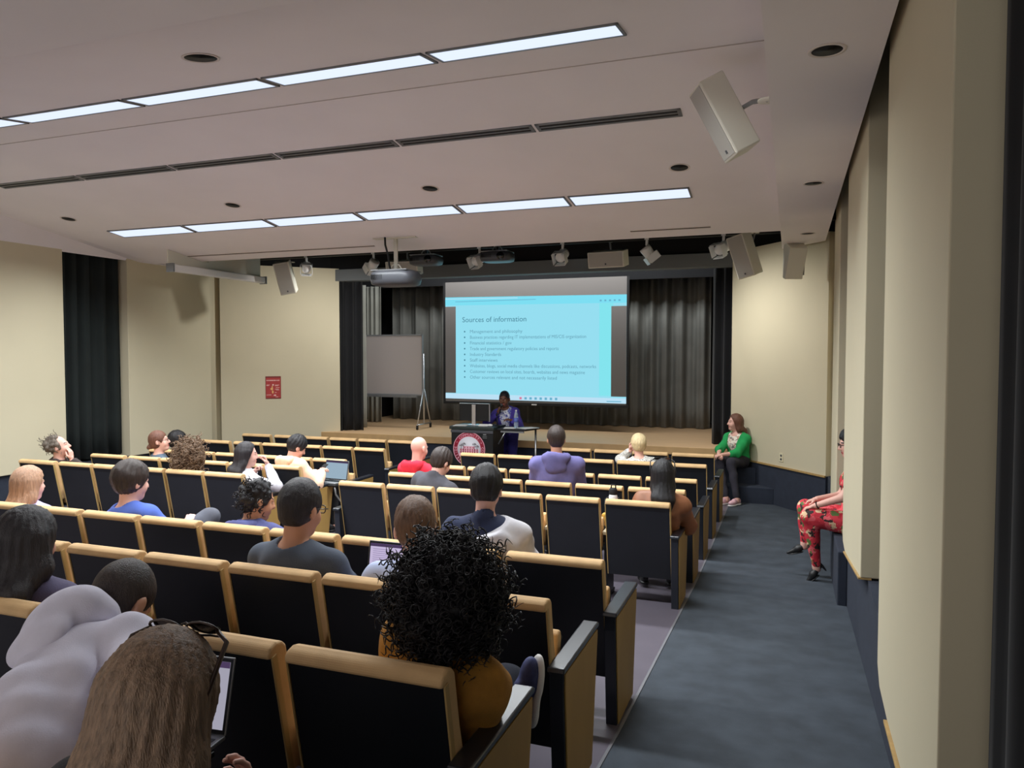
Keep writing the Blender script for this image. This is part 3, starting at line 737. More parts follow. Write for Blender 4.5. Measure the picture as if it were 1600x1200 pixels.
# poster on the angled wall, outlet on the other one
dL = (PL[1] - PL[0]).normalized(); nL = Vector((dL.y, -dL.x))
pc = PL[0] + dL * ((Vector((-9.405, 12.09)) - PL[0]).dot(dL)) + nL * .003
rzL = math.atan2(dL.y, dL.x)
e = empty('wall_poster', (pc.x, pc.y, 1.42), 'small red printed poster on the cream wall beside the stage', 'poster', None, rzL)
b = MB(); b.bb(-.142, .142, -.003, 0, 0, .435); b.build('sheet', M['poster_red'], e)
b = MB(); b.bb(-.142, .142, -.004, -.003, .405, .435); b.bb(-.142, .142, -.004, -.003, 0, .022); b.bb(-.142, -.136, -.004, -.003, 0, .43); b.bb(.134, .142, -.004, -.003, 0, .43); b.build('dark_edge', M['poster_dark'], e)
b = MB(); rnd = random.Random(5)
for i in range(9): b.bb(-.125 + i * .027, -.125 + i * .027 + rnd.uniform(.014, .022), -.005, -.0042, .345, .365)
for (x0, x1, zc) in ((-.128, -.065, .27), (-.128, -.08, .255), (.03, .11, .265), (.03, .09, .25), (.045, .115, .215), (.03, .10, .185), (.05, .11, .17), (-.128, -.04, .075), (.0, .05, .06), (.04, .09, .035), (.03, .06, .12)):
    b.bb(x0, x1, -.005, -.0042, zc - .004, zc + .004)
b.ball((-.005, -.0045, .268), (.017, .002, .017), 12); b.ball((.03, -.0045, .066), (.022, .002, .014), 12)
b.build('pale_print', M['poster_pink'], e)
b = MB(); b.ball((-.03, -.0045, .19), (.026, .002, .026), 12); b.ball((-.012, -.0045, .13), (.017, .002, .03), 12); b.ball((-.02, -.0043, .225), (.012, .0015, .03), 10); b.build('gold_print', M['poster_gold'], e)

dRr = math.atan2(-dR.y, -dR.x)
oc = PR[0] + dR * ((Vector((-.112, 11.914)) - PR[0]).dot(dR))
nOut = Vector((dR.y, -dR.x)); nOut = nOut if nOut.y < 0 else -nOut
oc = oc + nOut * .004
e = empty('wall_outlet', (oc.x, oc.y, .745), 'ivory power outlet low on the cream wall behind the green blazer person', 'outlet', None, dRr)
b = MB(); b.bb(-.042, .042, -.004, .004, -.065, .065); b.build('plate', M['outlet'], e, .002)
b = MB(); b.bb(-.018, .018, -.007, -.004, .012, .042); b.bb(-.018, .018, -.007, -.004, -.042, -.012); b.build('sockets', M['dark_grey'], e, .002)

# ------------------------------------------------------------------ hanging equipment
def aim(loc, direc, roll=0):
    """Local -y looks along direc."""
    d = Vector(direc).normalized(); q = (-d).to_track_quat('Y', 'Z')
    return Matrix.Translation(loc) @ q.to_matrix().to_4x4() @ Matrix.Rotation(roll, 4, 'Y')

def speaker_box(name, X, w, d, h, label, bracket_to, group=None, logo=True):
    e = empty(name, X.to_translation(), label, 'speaker', group); 
    Xl = X.copy(); Xl.translation = (0, 0, 0)
    b = MB(); b.bb(-w / 2, w / 2, -d / 2, d / 2, -h / 2, h / 2, 0, Xl); b.build('cabinet', M['white_box'], e, .012)
    b = MB(); b.bb(-w / 2 + .018, w / 2 - .018, -d / 2 - .004, -d / 2, -h / 2 + .018, h / 2 - .018, 0, Xl); g = b.build('grille', M['grille'], e)
    b = MB(); b.bb(-.012, .012, -d / 2 - .007, -d / 2 - .004, -h / 2 + .045, -h / 2 + .07, 0, Xl); b.build('badge', M['dark_grey'], g)
    p = Vector(bracket_to) - X.to_translation(); a = Xl @ Vector((0, d / 2, 0))
    b = MB(); b.tube([a, a * 1.25, (a * 1.25 + p) / 2 + Vector((0, 0, .02)), p], .016); b.ball(a * 1.25, .03, 10); b.build('bracket', M['metal_grey'], e)
    b = MB(); b.lathe([(.06, -.012), (.06, 0)], n=16, X=Matrix.Translation(p)); b.build('mounting_plate', M['white_box'], e)
    return e
# near speaker: its three edge directions solved once from the picture, kept as a world orientation
def c2w(v): return cr * v[0] + cu_ * v[1] + cf * v[2]
L_ = c2w((.2373, -.4343, .01)); S_ = c2w((-.015, -.0019, .22)); D_ = c2w((.1512, .0823, .01))
kz = 4.6 * 1.12
corner = Vector((0, 0, H0)) + c2w(((1092 - 800) / 1178 * kz, (600 - 128) / 1178 * kz, kz))
l = L_.normalized(); dd_ = (D_ - l * D_.dot(l)).normalized(); ss = l.cross(dd_); ss = ss if ss.dot(S_) > 0 else -ss
cen = corner + l * .277 + dd_ * .096 + ss * .123
Xs = Matrix.Identity(4)
xa = ss; ya = dd_; za = -l
if xa.cross(ya).dot(za) < 0: xa = -xa
for i in range(3):
    Xs[i][0], Xs[i][1], Xs[i][2], Xs[i][3] = xa[i], ya[i], za[i], cen[i]
speaker_box('wall_speaker', Xs, .246, .192, .554, 'big off white speaker tilted under the ceiling by the aisle soffit', (-.165, 5.15, SZ + .12))
speaker_box('wall_speaker', aim((-8.27, 11.0, H0 + 1.32), (.45, -.85, -.30), -.20), .27, .25, .56, 'off white speaker hung high in front of the poster wall', (-8.33, 11.25, H0 + 1.62))
speaker_box('wall_speaker', aim((-.625, 11.0, H0 + 1.36), (-.40, -.86, -.26), -.20), .26, .25, .60, 'off white speaker hung high by the aisle side of the stage', (-.50, 11.2, H0 + 1.7))
speaker_box('centre_speaker', aim((-2.60, 11.2, H0 + 1.42), (-.1, -.95, -.22)), .56, .26, .24, 'off white speaker lying flat over the stage edge above the screen', (-2.60, 11.3, H0 + 1.7), 'flat hung centre speakers')
speaker_box('centre_speaker', aim((-6.05, 11.2, H0 + 1.42), (.1, -.95, -.22)), .56, .26, .24, 'off white speaker lying flat behind the dark grey projector', (-6.05, 11.3, H0 + 1.7), 'flat hung centre speakers')
b = MB(); b.tube([(-10.0, 11.26, H0 + 1.7), (.3, 11.26, H0 + 1.7)], .025, 10); tag(b.build('lighting_pipe', M['metal_black']), 'black horizontal pipe carrying spotlights above the stage front', 'pipe')
# cream cabinet on the aisle soffit front
e = empty('soffit_speaker', (.02, 11.05, H0 + 1.33), 'cream boxy speaker seen edge on at the soffit beside the stage', 'speaker')
X = Matrix.Rotation(.35, 4, 'Z') @ Matrix.Rotation(.12, 4, 'X')
b = MB(); b.prism([(-.12, .10), (.10, .20), (.16, .12), (.12, -.30), (.02, -.32)], 'x', -.10, .14, 0, X); b.build('cabinet', M['white_box'], e, .01)
b = MB(); b.bb(.14, .146, -.02, .08, -.26, .10, 0, X); b.build('dark_grille', M['dark_grey'], e)
b = MB(); b.tube([(0, .05, .1), (.0, .05, .20)], .02); b.build('bracket', M['white_box'], e)

def spotlight(x, y, z, direc, label):
    e = empty('stage_spotlight', (x, y, z), label, 'spotlight', 'white stage spotlights on the pipe'); X = aim((0, 0, 0), direc)
    b = MB(); b.bb(-.03, .03, -.03, .03, .16, .24); b.tube([(0, 0, .08), (0, 0, .18)], .02); b.build('clamp', M['white'], e)
    b = MB(); b.lathe([(.035, .16), (.075, .12), (.085, -.02), (.085, -.06)], n=18, X=X @ Matrix.Rotation(PI / 2, 4, 'X') @ Matrix.Translation((0, 0, .0))); h = b.build('lamp_housing', M['white'], e)
    b = MB(); b.lathe([(.07, -.063), (.07, -.06)], n=18, X=X @ Matrix.Rotation(PI / 2, 4, 'X')); b.build('lens', M['grille'], h)
    b = MB()
    for (sx, sz, rx, ry) in ((0, 1, .5, 0), (0, -1, -.5, 0), (1, 0, 0, .5), (-1, 0, 0, -.5)):
        if sz: b.box((0, -.13, sz * .10), (.17, .11, .006), 0, X @ Matrix.Translation((0, 0, 0)))
        else: b.box((sx * .10, -.13, 0), (.006, .11, .17), 0, X)
    b.build('barn_doors', M['white'], e)
for (x, dx, lab) in ((-8.02, .5, 'white spotlight beside the hung speaker on the poster side'), (-6.67, .2, 'white spotlight between poster side and dark projector, facing forward'), (-4.72, -.3, 'white spotlight half hidden by the silver projector over the screen'), (-3.33, -.1, 'white spotlight between silver projector and the flat speaker over the screen'), (-2.03, -.35, 'white spotlight just aisle side of the flat speaker over the screen'), (-.93, -.5, 'white spotlight nearest the hung speaker on the aisle side')):
    lit = {-6.67: (-8.95, 12.35, 1.55), -2.03: (-.25, 12.05, 1.35)}.get(x)
    p0 = Vector((x, 11.26, H0 + 1.52))
    d = (Vector(lit) - p0) if lit else Vector((dx, -.75, -.45))
    spotlight(p0.x, p0.y, p0.z, d, lab.replace('nearest', 'next to'))
    if lit:
        sl_ = bpy.data.lights.new('spotlight_lamp', 'SPOT'); sl_.energy = SPOTW; sl_.color = (.98, .98, .96); sl_.spot_size = math.radians(130); sl_.spot_blend = 1.0; sl_.shadow_soft_size = .06
        so = bpy.data.objects.new('spotlight_lamp', sl_); COL.objects.link(so); so.location = p0 + d.normalized() * .22; so.rotation_euler = d.to_track_quat('-Z', 'Y').to_euler()

def projector(name, x, y, zc, w, d, h, m, label, pole_top, silver):
    e = empty(name, (x, y, zc), label, 'projector')
    pts = []
    n = 40
    for i in range(n):
        t = 2 * PI * i / n; c, s = math.cos(t), math.sin(t)
        pts.append((w / 2 * math.copysign(abs(c) ** .55, c), d / 2 * math.copysign(abs(s) ** .55, s)))
    b = MB(); rows = [(.80, -h / 2), (.95, -h * .40), (1.0, -h * .1), (1.0, h * .2), (.94, h * .42), (.86, h / 2)]
    vs = [(p[0] * r, p[1] * r, z) for r, z in rows for p in pts]
    fs = [(i * n + j, i * n + (j + 1) % n, (i + 1) * n + (j + 1) % n, (i + 1) * n + j) for i in range(len(rows) - 1) for j in range(n)] + [tuple(range(n))[::-1], tuple((len(rows) - 1) * n + j for j in range(n))]
    b.add(vs, fs, 0, True); body = b.build('body', m, e)
    b = MB(); b.bb(-w * .42, w * .42, -d * .42, d * .42, h / 2, h / 2 + .014); b.build('mount_plate', M['metal_grey'] if not silver else M['metal'], e, .003)
    b = MB(); b.lathe([(.055, 0), (.06, .03), (.05, .05)], n=20, X=Matrix.Translation((w * .18, d / 2 - .01, .0)) @ Matrix.Rotation(-PI / 2, 4, 'X')); b.lathe([(.06, 0), (.055, .03)], n=20, X=Matrix.Translation((w * .24, -d * .485, -h * .02)) @ Matrix.Rotation(PI / 2, 4, 'X')) if silver else None; b.build('lens', M['lens'], body)
    b = MB()
    for i in range(9): b.bb(-w * .38 + i * .02, -w * .38 + i * .02 + .009, -d * .5, -d * .46, -h * .12, h * .22)
    b.build('vent_slots', M['black'], body)
    b = MB(); b.tube([(0, 0, h / 2), (0, 0, pole_top - zc)], .028, 12)
    for s in (-1, 1): b.tube([(s * .10, 0, h / 2 + .01), (s * .05, 0, h / 2 + .09), (0, 0, h / 2 + .10)], .010)
    b.build('pole', M['white_box'] if not silver else M['metal'], e)
    b = MB(); b.bb(-.32, .32, -.06, .06, pole_top - zc - .006, pole_top - zc + .004) if not silver else b.bb(-.06, .06, -.06, .06, pole_top - zc - .01, pole_top - zc); b.build('ceiling_plate', M['white_box'], e)
    return e
pe = projector('ceiling_projector', -5.0, 9.02, H0 + 1.0, .64, .50, .19, M['dark_grey'], 'dark grey projector hanging on a cream pole below the ceiling edge', cz2(9.02), False)
b = MB(); b.tube([(-5.13, 8.96, cz2(8.96)), (-5.12, 8.95, H0 + 1.45), (-5.06, 8.92, H0 + 1.30), (-5.05, 8.93, H0 + 1.18), (-5.05, 8.98, H0 + 1.09)], .014); tag(b.build('power_cable', M['metal_black']), 'dark cable dropping from the ceiling to the hanging projector', 'cable')
projector('ceiling_projector', -5.57, 11.05, H0 + 1.50, .52, .40, .15, M['dark_grey'], 'silver topped projector hung to the poster side of the screen top', 4.6, True)
projector('ceiling_projector', -4.33, 11.05, H0 + 1.50, .52, .40, .15, M['dark_grey'], 'silver topped projector hung over the middle of the screen', 4.6, True)

# roller screen case along the poster side wall
e = empty('roller_screen_case', (-8.75, 9.95, H0 + 1.28), 'long white roller screen case hanging along the poster side of the room', 'roller screen')
b = MB(); b.bb(-.06, .06, -1.05, 1.05, -.05, .06); b.build('case', M['white'], e, .02)
b = MB(); b.prism([(-1.05, .04), (1.05, .04), (1.05, .40), (-.21, .40), (-.21, .178), (-.36, .178), (-1.05, .280)], 'x', -.075, -.05); b.build('back_board', M['white_box'], e, .004)
for y_ in (-1.0625, 1.0625):
    b = MB(); b.box((0, y_, .005), (.14, .025, .13)); b.build('end_cap', M['metal_grey'], e)

# ------------------------------------------------------------------ people: implicit bodies turned into one continuous surface
def V(*a): return np.array(a, dtype=np.float64)
def unit(v): return v / (np.linalg.norm(v) + 1e-12)
def frame(yaw=0, pitch=0, roll=0):
    """Columns right, forward, up; yaw turns counter-clockwise from the stage direction, pitch bows down, roll leans to the right."""
    y, p, r = (math.radians(a) for a in (yaw, pitch, roll))
    Rz = np.array([[math.cos(y), -math.sin(y), 0], [math.sin(y), math.cos(y), 0], [0, 0, 1]])
    Rx = np.array([[1, 0, 0], [0, math.cos(p), math.sin(p)], [0, -math.sin(p), math.cos(p)]])
    Ry = np.array([[math.cos(r), 0, math.sin(r)], [0, 1, 0], [-math.sin(r), 0, math.cos(r)]])
    return Rz @ Rx @ Ry

class Cap:
    def __init__(s, a, b, ra, rb=None): s.a, s.b, s.ra, s.rb = np.array(a, float), np.array(b, float), ra, ra if rb is None else rb
    def box(s):
        r = max(s.ra, s.rb); return np.minimum(s.a, s.b) - r, np.maximum(s.a, s.b) + r
    def d(s, P):
        ba = s.b - s.a; pa = P - s.a
        h = np.clip((pa @ ba) / (ba @ ba + 1e-12), 0, 1)
        return np.linalg.norm(pa - h[..., None] * ba, axis=-1) - (s.ra + (s.rb - s.ra) * h)
    def grow(s, o): return Cap(s.a, s.b, s.ra + o, s.rb + o)
class Ell:
    def __init__(s, c, r, A=None): s.c, s.r, s.A = np.array(c, float), np.array(r, float), np.eye(3) if A is None else A
    def box(s):
        e = np.sqrt(((s.A * s.r) ** 2).sum(1)); return s.c - e, s.c + e
    def d(s, P):
        q = (P - s.c) @ s.A; k0 = np.linalg.norm(q / s.r, axis=-1); k1 = np.linalg.norm(q / (s.r ** 2), axis=-1)
        return k0 * (k0 - 1) / np.maximum(k1, 1e-9)
    def grow(s, o): return Ell(s.c, s.r + o, s.A)

class Field:
    def __init__(s): s.ops = []
    def add(s, p, k=.02): s.ops.append(('+', p, k)); return s
    def sub(s, p, k=.01): s.ops.append(('-', p, k)); return s
    def cut(s, fn): s.ops.append(('c', fn, 0)); return s
    def disp(s, fn): s.ops.append(('d', fn, 0)); return s
    def arrays(s, h):
        adds = [o for o in s.ops if o[0] == '+']
        lo = np.min([o[1].box()[0] for o in adds], 0) - .03 - 2 * h; hi = np.max([o[1].box()[1] for o in adds], 0) + .03 + 2 * h
        n = np.ceil((hi - lo) / h).astype(int) + 1
        ax = [lo[i] + h * np.arange(n[i]) for i in range(3)]
        F = np.full(n, 1.0); full = None
        for t, p, k in s.ops:
            if t in '+-':
                a, b = p.box(); m = k + .03 + 2 * h
                i0 = np.maximum(0, np.floor((a - m - lo) / h).astype(int)); i1 = np.minimum(n, np.ceil((b + m - lo) / h).astype(int) + 1)
                if (i1 <= i0).any(): continue
                sl = tuple(slice(x, y) for x, y in zip(i0, i1))
                P = np.stack(np.meshgrid(*[ax[i][sl[i]] for i in range(3)], indexing='ij'), -1)
                f = p.d(P); g = F[sl]
                if t == '+':
                    q = np.maximum(k - np.abs(g - f), 0) / k; F[sl] = np.minimum(g, f) - q * q * k * .25
                else:
                    f = -f; q = np.maximum(k - np.abs(g - f), 0) / k; F[sl] = np.maximum(g, f) + q * q * k * .25
            else:
                if full is None: full = np.stack(np.meshgrid(*ax, indexing='ij'), -1)
                near = np.abs(F) < .06 if t == 'd' else np.ones(F.shape, bool)
                if t == 'd': F[near] += p(full[near])
                else: F = np.maximum(F, p(full))
        F[0] = F[-1] = 1; F[:, 0] = F[:, -1] = 1; F[:, :, 0] = F[:, :, -1] = 1
        return nets(F, lo, h)

CORN = np.array([(i, j, k) for i in (0, 1) for j in (0, 1) for k in (0, 1)])
EDG = [(a, b) for a in range(8) for b in range(a + 1, 8) if np.abs(CORN[a] - CORN[b]).sum() == 1]
def nets(F, lo, h):
    ins = F < 0
    c = [F[i:F.shape[0] - 1 + i, j:F.shape[1] - 1 + j, k:F.shape[2] - 1 + k] for i, j, k in CORN]
    sm = sum((x < 0).astype(np.int8) for x in c)
    act = (sm > 0) & (sm < 8); idx = np.argwhere(act)
    vals = np.stack([x[act] for x in c], 1)
    pos = np.zeros((len(idx), 3)); cnt = np.zeros(len(idx))
    for a, b in EDG:
        cr_ = (vals[:, a] < 0) != (vals[:, b] < 0)
        t = np.where(cr_, vals[:, a] / np.where(cr_, vals[:, a] - vals[:, b], 1), 0)
        pos += cr_[:, None] * (CORN[a] + t[:, None] * (CORN[b] - CORN[a])); cnt += cr_
    pos = lo + h * (idx + pos / cnt[:, None])
    num = -np.ones(act.shape, np.int64); num[act] = np.arange(len(idx))
    quads = []
    for ax_ in range(3):
        s0 = [slice(None)] * 3; s1 = [slice(None)] * 3; s0[ax_] = slice(0, -1); s1[ax_] = slice(1, None)
        A, B = ins[tuple(s0)], ins[tuple(s1)]
        e = np.argwhere(A != B); o = [i for i in range(3) if i != ax_]
        e = e[(e[:, o[0]] > 0) & (e[:, o[1]] > 0)]
        if not len(e): continue
        fl = A[e[:, 0], e[:, 1], e[:, 2]]
        def cell(du, dv):
            q = e.copy(); q[:, o[0]] -= du; q[:, o[1]] -= dv; return num[q[:, 0], q[:, 1], q[:, 2]]
        Q = np.stack([cell(0, 0), cell(1, 0), cell(1, 1), cell(0, 1)], 1)
        flip = fl if ax_ != 1 else ~fl
        Q[~flip] = Q[~flip][:, ::-1]
        quads.append(Q)
    Q = np.concatenate(quads) if quads else np.zeros((0, 4), int)
    Q = Q[(Q >= 0).all(1)]
    if len(Q):
        a, b_, c_ = pos[Q[:, 0]], pos[Q[:, 1]], pos[Q[:, 2]]
        if np.einsum('ij,ij->i', a, np.cross(b_, c_)).sum() + np.einsum('ij,ij->i', a, np.cross(c_, pos[Q[:, 3]])).sum() < 0: Q = Q[:, ::-1]
    return pos, Q

def to_mesh(name, parts, mats, parent=None, origin=None):
    """parts: list of (verts, quads, material index or per-face array)."""
    vs = []; qs = []; ms = []; n = 0
    for v, q, m in parts:
        vs.append(v); qs.append(q + n); n += len(v)
        ms.append(np.full(len(q), m) if np.isscalar(m) else m)
    v = np.concatenate(vs); q = np.concatenate(qs); mi = np.concatenate(ms).astype(np.int32)
    if origin is not None: v = v - origin
    me = bpy.data.meshes.new(name)
    me.vertices.add(len(v)); me.vertices.foreach_set('co', v.astype(np.float32).ravel())
    me.loops.add(len(q) * 4); me.loops.foreach_set('vertex_index', q.astype(np.int32).ravel())
    me.polygons.add(len(q)); me.polygons.foreach_set('loop_start', np.arange(0, len(q) * 4, 4, dtype=np.int32)); me.polygons.foreach_set('loop_total', np.full(len(q), 4, np.int32))
    for m in mats: me.materials.append(m)
    me.polygons.foreach_set('material_index', mi); me.polygons.foreach_set('use_smooth', np.ones(len(q), bool))
    me.update(calc_edges=True); me.validate()
    return link(name, me, parent)

def sphere_part(c, r, n=10, A=None):
    """UV ball made of quads."""
    k = n // 2 + 1; r = np.ones(3) * r; A = np.eye(3) if A is None else A
    vs = [c + A @ (r * V(math.cos(-PI / 2 + .02 + (PI - .04) * i / k) * math.cos(2 * PI * j / n), math.cos(-PI / 2 + .02 + (PI - .04) * i / k) * math.sin(2 * PI * j / n), math.sin(-PI / 2 + .02 + (PI - .04) * i / k))) for i in range(k + 1) for j in range(n)]
    qs = [(i * n + j, i * n + (j + 1) % n, (i + 1) * n + (j + 1) % n, (i + 1) * n + j) for i in range(k) for j in range(n)]
    return np.array(vs), np.array(qs)

HANDS = {}
def hand_template(curl, spread=0.0):
    """Right hand, palm down: +y along the fingers, thumb on -x, wrist at the origin; four bent fingers of unequal length and a side thumb."""
    key = (round(curl, 2), round(spread, 2))
    if key in HANDS: return HANDS[key]
    f = Field()
    f.add(Cap(V(0, -.03, 0), V(0, .015, 0), .024, .026), .01)
    f.add(Ell(V(.002, .05, 0), V(.040, .050, .0155)), .015)
    for x, y, L, r in ((-.030, .088, .074, .0092), (-.010, .096, .083, .0096), (.011, .092, .077, .0092), (.031, .080, .060, .0082)):
        f.add(Cap(V(x * .8, .03, .002), V(x, y, .003), .012, r + .001), .008)
        p = V(x, y, .003); a = math.radians(10 + 42 * curl); sp = math.radians(spread * x * 300)
        for i, fr in enumerate((.46, .30, .24)):
            d = V(math.sin(sp), math.cos(a), -math.sin(a)); d = unit(d); q = p + d * L * fr
            f.add(Cap(p, q, r - i * .0007, r - .0007 - i * .0007), .004); p = q; a += math.radians(8 + 48 * curl)
    t0, t1, t2, t3 = V(-.022, .020, -.006), V(-.050, .048, -.012 - .012 * curl), V(-.056 + .02 * curl, .078, -.018 - .02 * curl), V(-.048 + .03 * curl, .100, -.022 - .03 * curl)
    f.add(Cap(t0, t1, .0145, .0115), .010); f.add(Cap(t1, t2, .0112, .0100), .005); f.add(Cap(t2, t3, .0098, .0078), .004)
    HANDS[key] = f.arrays(.0042); return HANDS[key]

def two_bone(a, c, l1, l2, hint):
    d = c - a; L = np.linalg.norm(d); u = d / L
    if L > (l1 + l2) * .995: c = a + u * (l1 + l2) * .995; L = (l1 + l2) * .995
    x = (l1 * l1 - l2 * l2 + L * L) / (2 * L); h = math.sqrt(max(0, l1 * l1 - x * x))
    hp = hint - u * (hint @ u); hp = unit(hp)
    return a + u * x + hp * h, c

def fold_fn(seed, amp, k=38):
    r = np.random.RandomState(seed); ds = [unit(r.randn(3)) * k * (.6 + .8 * r.rand()) for _ in range(5)]; ph = r.rand(5) * 6.28
    w = unit(r.randn(3)) * k * .35
    def fn(P):
        s = 0
        for d, p in zip(ds, ph): s = s + np.sin(P @ d + p + 1.6 * np.sin(P @ w + p))
        return amp * s / 2.2
    return fn

def shoe_arrays(style, h=.007):
    key = ('shoe', style)
    if key in HANDS: return HANDS[key]
    f = Field()
    if style == 'heel':
        f.add(Cap(V(0, -.07, .075), V(0, .03, .045), .028, .033), .02); f.add(Cap(V(0, .03, .04), V(0, .135, .018), .034, .012), .02)
        f.sub(Ell(V(0, -.02, .115), V(.026, .06, .045)), .01); s = Field(); s.add(Cap(V(0, -.085, .06), V(0, -.085, .004), .014, .008), .01); s.add(Ell(V(0, .06, .006), V(.036, .08, .008)), .01)
    else:
        f.add(Ell(V(0, -.075, .055), V(.036, .050, .050)), .03); f.add(Ell(V(0, .06, .045), V(.043, .085, .038)), .03); f.add(Cap(V(0, -.05, .06), V(0, .03, .075), .034, .028), .02)
        f.sub(Ell(V(0, -.06, .125), V(.026, .042, .05)), .01); f.cut(lambda P: .018 - P[..., 2])
        s = Field(); s.add(Ell(V(0, -.07, .012), V(.043, .062, .026)), .03); s.add(Ell(V(0, .055, .012), V(.049, .098, .024)), .03); s.cut(lambda P: P[..., 2] - .026); s.cut(lambda P: -P[..., 2])
    HANDS[key] = (f.arrays(h), s.arrays(h)); return HANDS[key]

def add_shoe(parent, X3, pos, style, upper, sole, origin):
    (v, q), (v2, q2) = shoe_arrays(style)
    o = to_mesh('shoe', [(v @ X3.T + pos, q, 0)], [upper], parent, origin)
    to_mesh('sole', [(v2 @ X3.T + pos, q2, 0)], [sole], o, origin)
    return o

CLOTH = {}
def cloth(name, col, var=.1, bump=.25, rough=.9):
    if name not in CLOTH: CLOTH[name] = mat(name, col, rough, var=var, scale=22, bump=bump, bscale=260)
    return CLOTH[name]
SHOES = {'black': mat('black shoe', rgb(26, 26, 28), .5), 'white': mat('white sole', rgb(226, 224, 222), .6), 'pink': mat('pink shoe', rgb(232, 186, 196), .5), 'navy': mat('navy sneaker', rgb(58, 66, 112), .7, var=.3, scale=40)}

def person(label, pelvis, head, floor, yaw=0, hy=0, hp=0, hr=0, skin='skin_light', bow=.035, size=1.05, q=.011,
           top=('shirt', None), top_len='long', hood=False, hood_k=1.0, neck_cut=True, loose=.014, fold=.004, trousers=None, shoes=('plain', 'black', 'black'),
           hands=(None, None), elbows=(None, None), curl=.45, knees=(None, None), ankles=(None, None), toes=(None, None), palm=(None, None), hdir=(None, None),
           hair=None, hair_mat=None, width=1.0, thin_legs=1.0, open_front=False, inner=None, lean_neck=0, female=False, collar=False, cuff=None, hem=-.10, head_scale=1.04):
    s = size; Mb = frame(yaw); rt, fw, up = Mb[:, 0], Mb[:, 1], Mb[:, 2]
    Mh = frame(hy, hp, hr); pelvis = np.array(pelvis, float); head = np.array(head, float); hs = head_scale
    N = head + Mh @ (V(0, -.030, -.125) * hs) - up * .045 * s
    S = N - pelvis; su = unit(S); tf = unit(fw - su * (fw @ su)); tr = np.cross(tf, su)
    A = np.stack([tr, tf, su], 1)
    def sp(t): return pelvis + S * t - tf * bow * math.sin(PI * min(1, t))
    w = width * (.93 if female else 1.0) * s
    trunk = [Ell(sp(0) - fw * .01, V(.175 * w, .125 * s, .115 * s), Mb), Ell(sp(.30), V(.145 * w, .105 * s, .15 * s), A), Ell(sp(.58), V(.160 * w, .112 * s, .17 * s), A), Ell(sp(.82), V(.150 * w, .092 * s, .10 * s), A)]
    if female: trunk += [Ell(sp(.62) + tf * .085 * s + tr * x * .07 * s, V(.058, .05, .06) * s, A) for x in (-1, 1)]
    sh = [N - su * .082 * s + tr * k * .172 * w for k in (-1, 1)]
    yoke = [Cap(sh[0], sh[1], .050 * s, .050 * s), Cap(N - su * .03, sh[0] + su * .012 * s, .052 * s, .036 * s), Cap(N - su * .03, sh[1] + su * .012 * s, .052 * s, .036 * s)]
    neck = [Cap(N - su * .03, head + Mh @ (V(0, -.022, -.06) * hs), .056 * s, .052 * hs)]
    hip = [pelvis + rt * k * .085 * s - up * .03 for k in (-1, 1)]
    L1, L2 = .43 * s, .43 * s
    kn = []; an = []
    for i, k in enumerate((-1, 1)):
        kk = knees[i] if knees[i] is not None else pelvis + fw * .42 * s + rt * k * .12 * s + up * .045
        kk = np.array(kk, float); kn.append(kk)
        aa = ankles[i] if ankles[i] is not None else V(kk[0] + fw[0] * -.02, kk[1] + fw[1] * -.02, floor + .09)
        an.append(np.array(aa, float))
    legs = [(Cap(hip[i], kn[i], .088 * s * thin_legs, .060 * s * thin_legs), Cap(kn[i], an[i], .057 * s * thin_legs, .036 * s)) for i in (0, 1)]
    ar = []; wr = []; el = []
    for i, k in enumerate((-1, 1)):
        hd = hands[i] if hands[i] is not None else hip[i] * .45 + kn[i] * .55 + up * .105 + rt * k * .01
        hd = np.array(hd, float); hint = elbows[i] if elbows[i] is not None else rt * k * .7 - up * .6 - fw * .35
        e, c = two_bone(sh[i], hd, .285 * s, .255 * s, np.array(hint, float)); el.append(e); wr.append(c)
        ar.append((Cap(sh[i], e, .049 * s * (.92 if female else 1), .040 * s), Cap(e, c, .040 * s, .027 * s)))
    # ---- body, one surface
    f = Field()
    for p in trunk: f.add(p, .05)
    for p in yoke: f.add(p, .04)
    for p in neck: f.add(p, .03)
    for i in (0, 1):
        f.add(Ell(sh[i], V(.050, .052, .052) * s), .04)
        for p in ar[i]: f.add(p, .02)
        for p in legs[i]: f.add(p, .03)
        if shoes[0] != 'none' or True: f.add(Cap(an[i], an[i] + unit(an[i] - kn[i]) * .03, .036 * s), .02)
    def hl(x, y, z): return head + Mh @ (V(x, y, z) * hs)
    def he(x, y, z, a, b_, c): return Ell(hl(x, y, z), V(a, b_, c) * hs, Mh)
    f.add(he(0, -.008, .024, .076, .095, .096), .02); f.add(he(0, .034, -.045, .058, .058, .080), .04); f.add(he(0, .064, -.098, .030, .028, .024), .03)
    f.add(he(-.034, .062, -.038, .030, .028, .034), .02); f.add(he(.034, .062, -.038, .030, .028, .034), .02)
    f.add(Cap(hl(-.034, .080, .020), hl(.034, .080, .020), .014 * hs), .015)
    f.add(Cap(hl(0, .094, .012), hl(0, .113, -.030), .008 * hs, .0125 * hs), .012); f.add(Cap(hl(-.012, .098, -.036), hl(.012, .098, -.036), .009 * hs), .01)
    f.sub(he(-.031, .102, .004, .018, .016, .011), .012); f.sub(he(.031, .102, .004, .018, .016, .011), .012)
    for k in (-1, 1): f.add(he(k * .031, .0845, .0125, .017, .008, .0065), .006)
    f.add(he(0, .090, -.064, .024, .012, .0065), .008); f.add(he(0, .088, -.073, .020, .012, .007), .008)
    for k in (-1, 1):
        f.add(he(k * .084, -.008, -.010, .011, .021, .032), .008); f.sub(he(k * .097, -.002, -.006, .006, .010, .017), .005)
    v, qd = f.arrays(q)
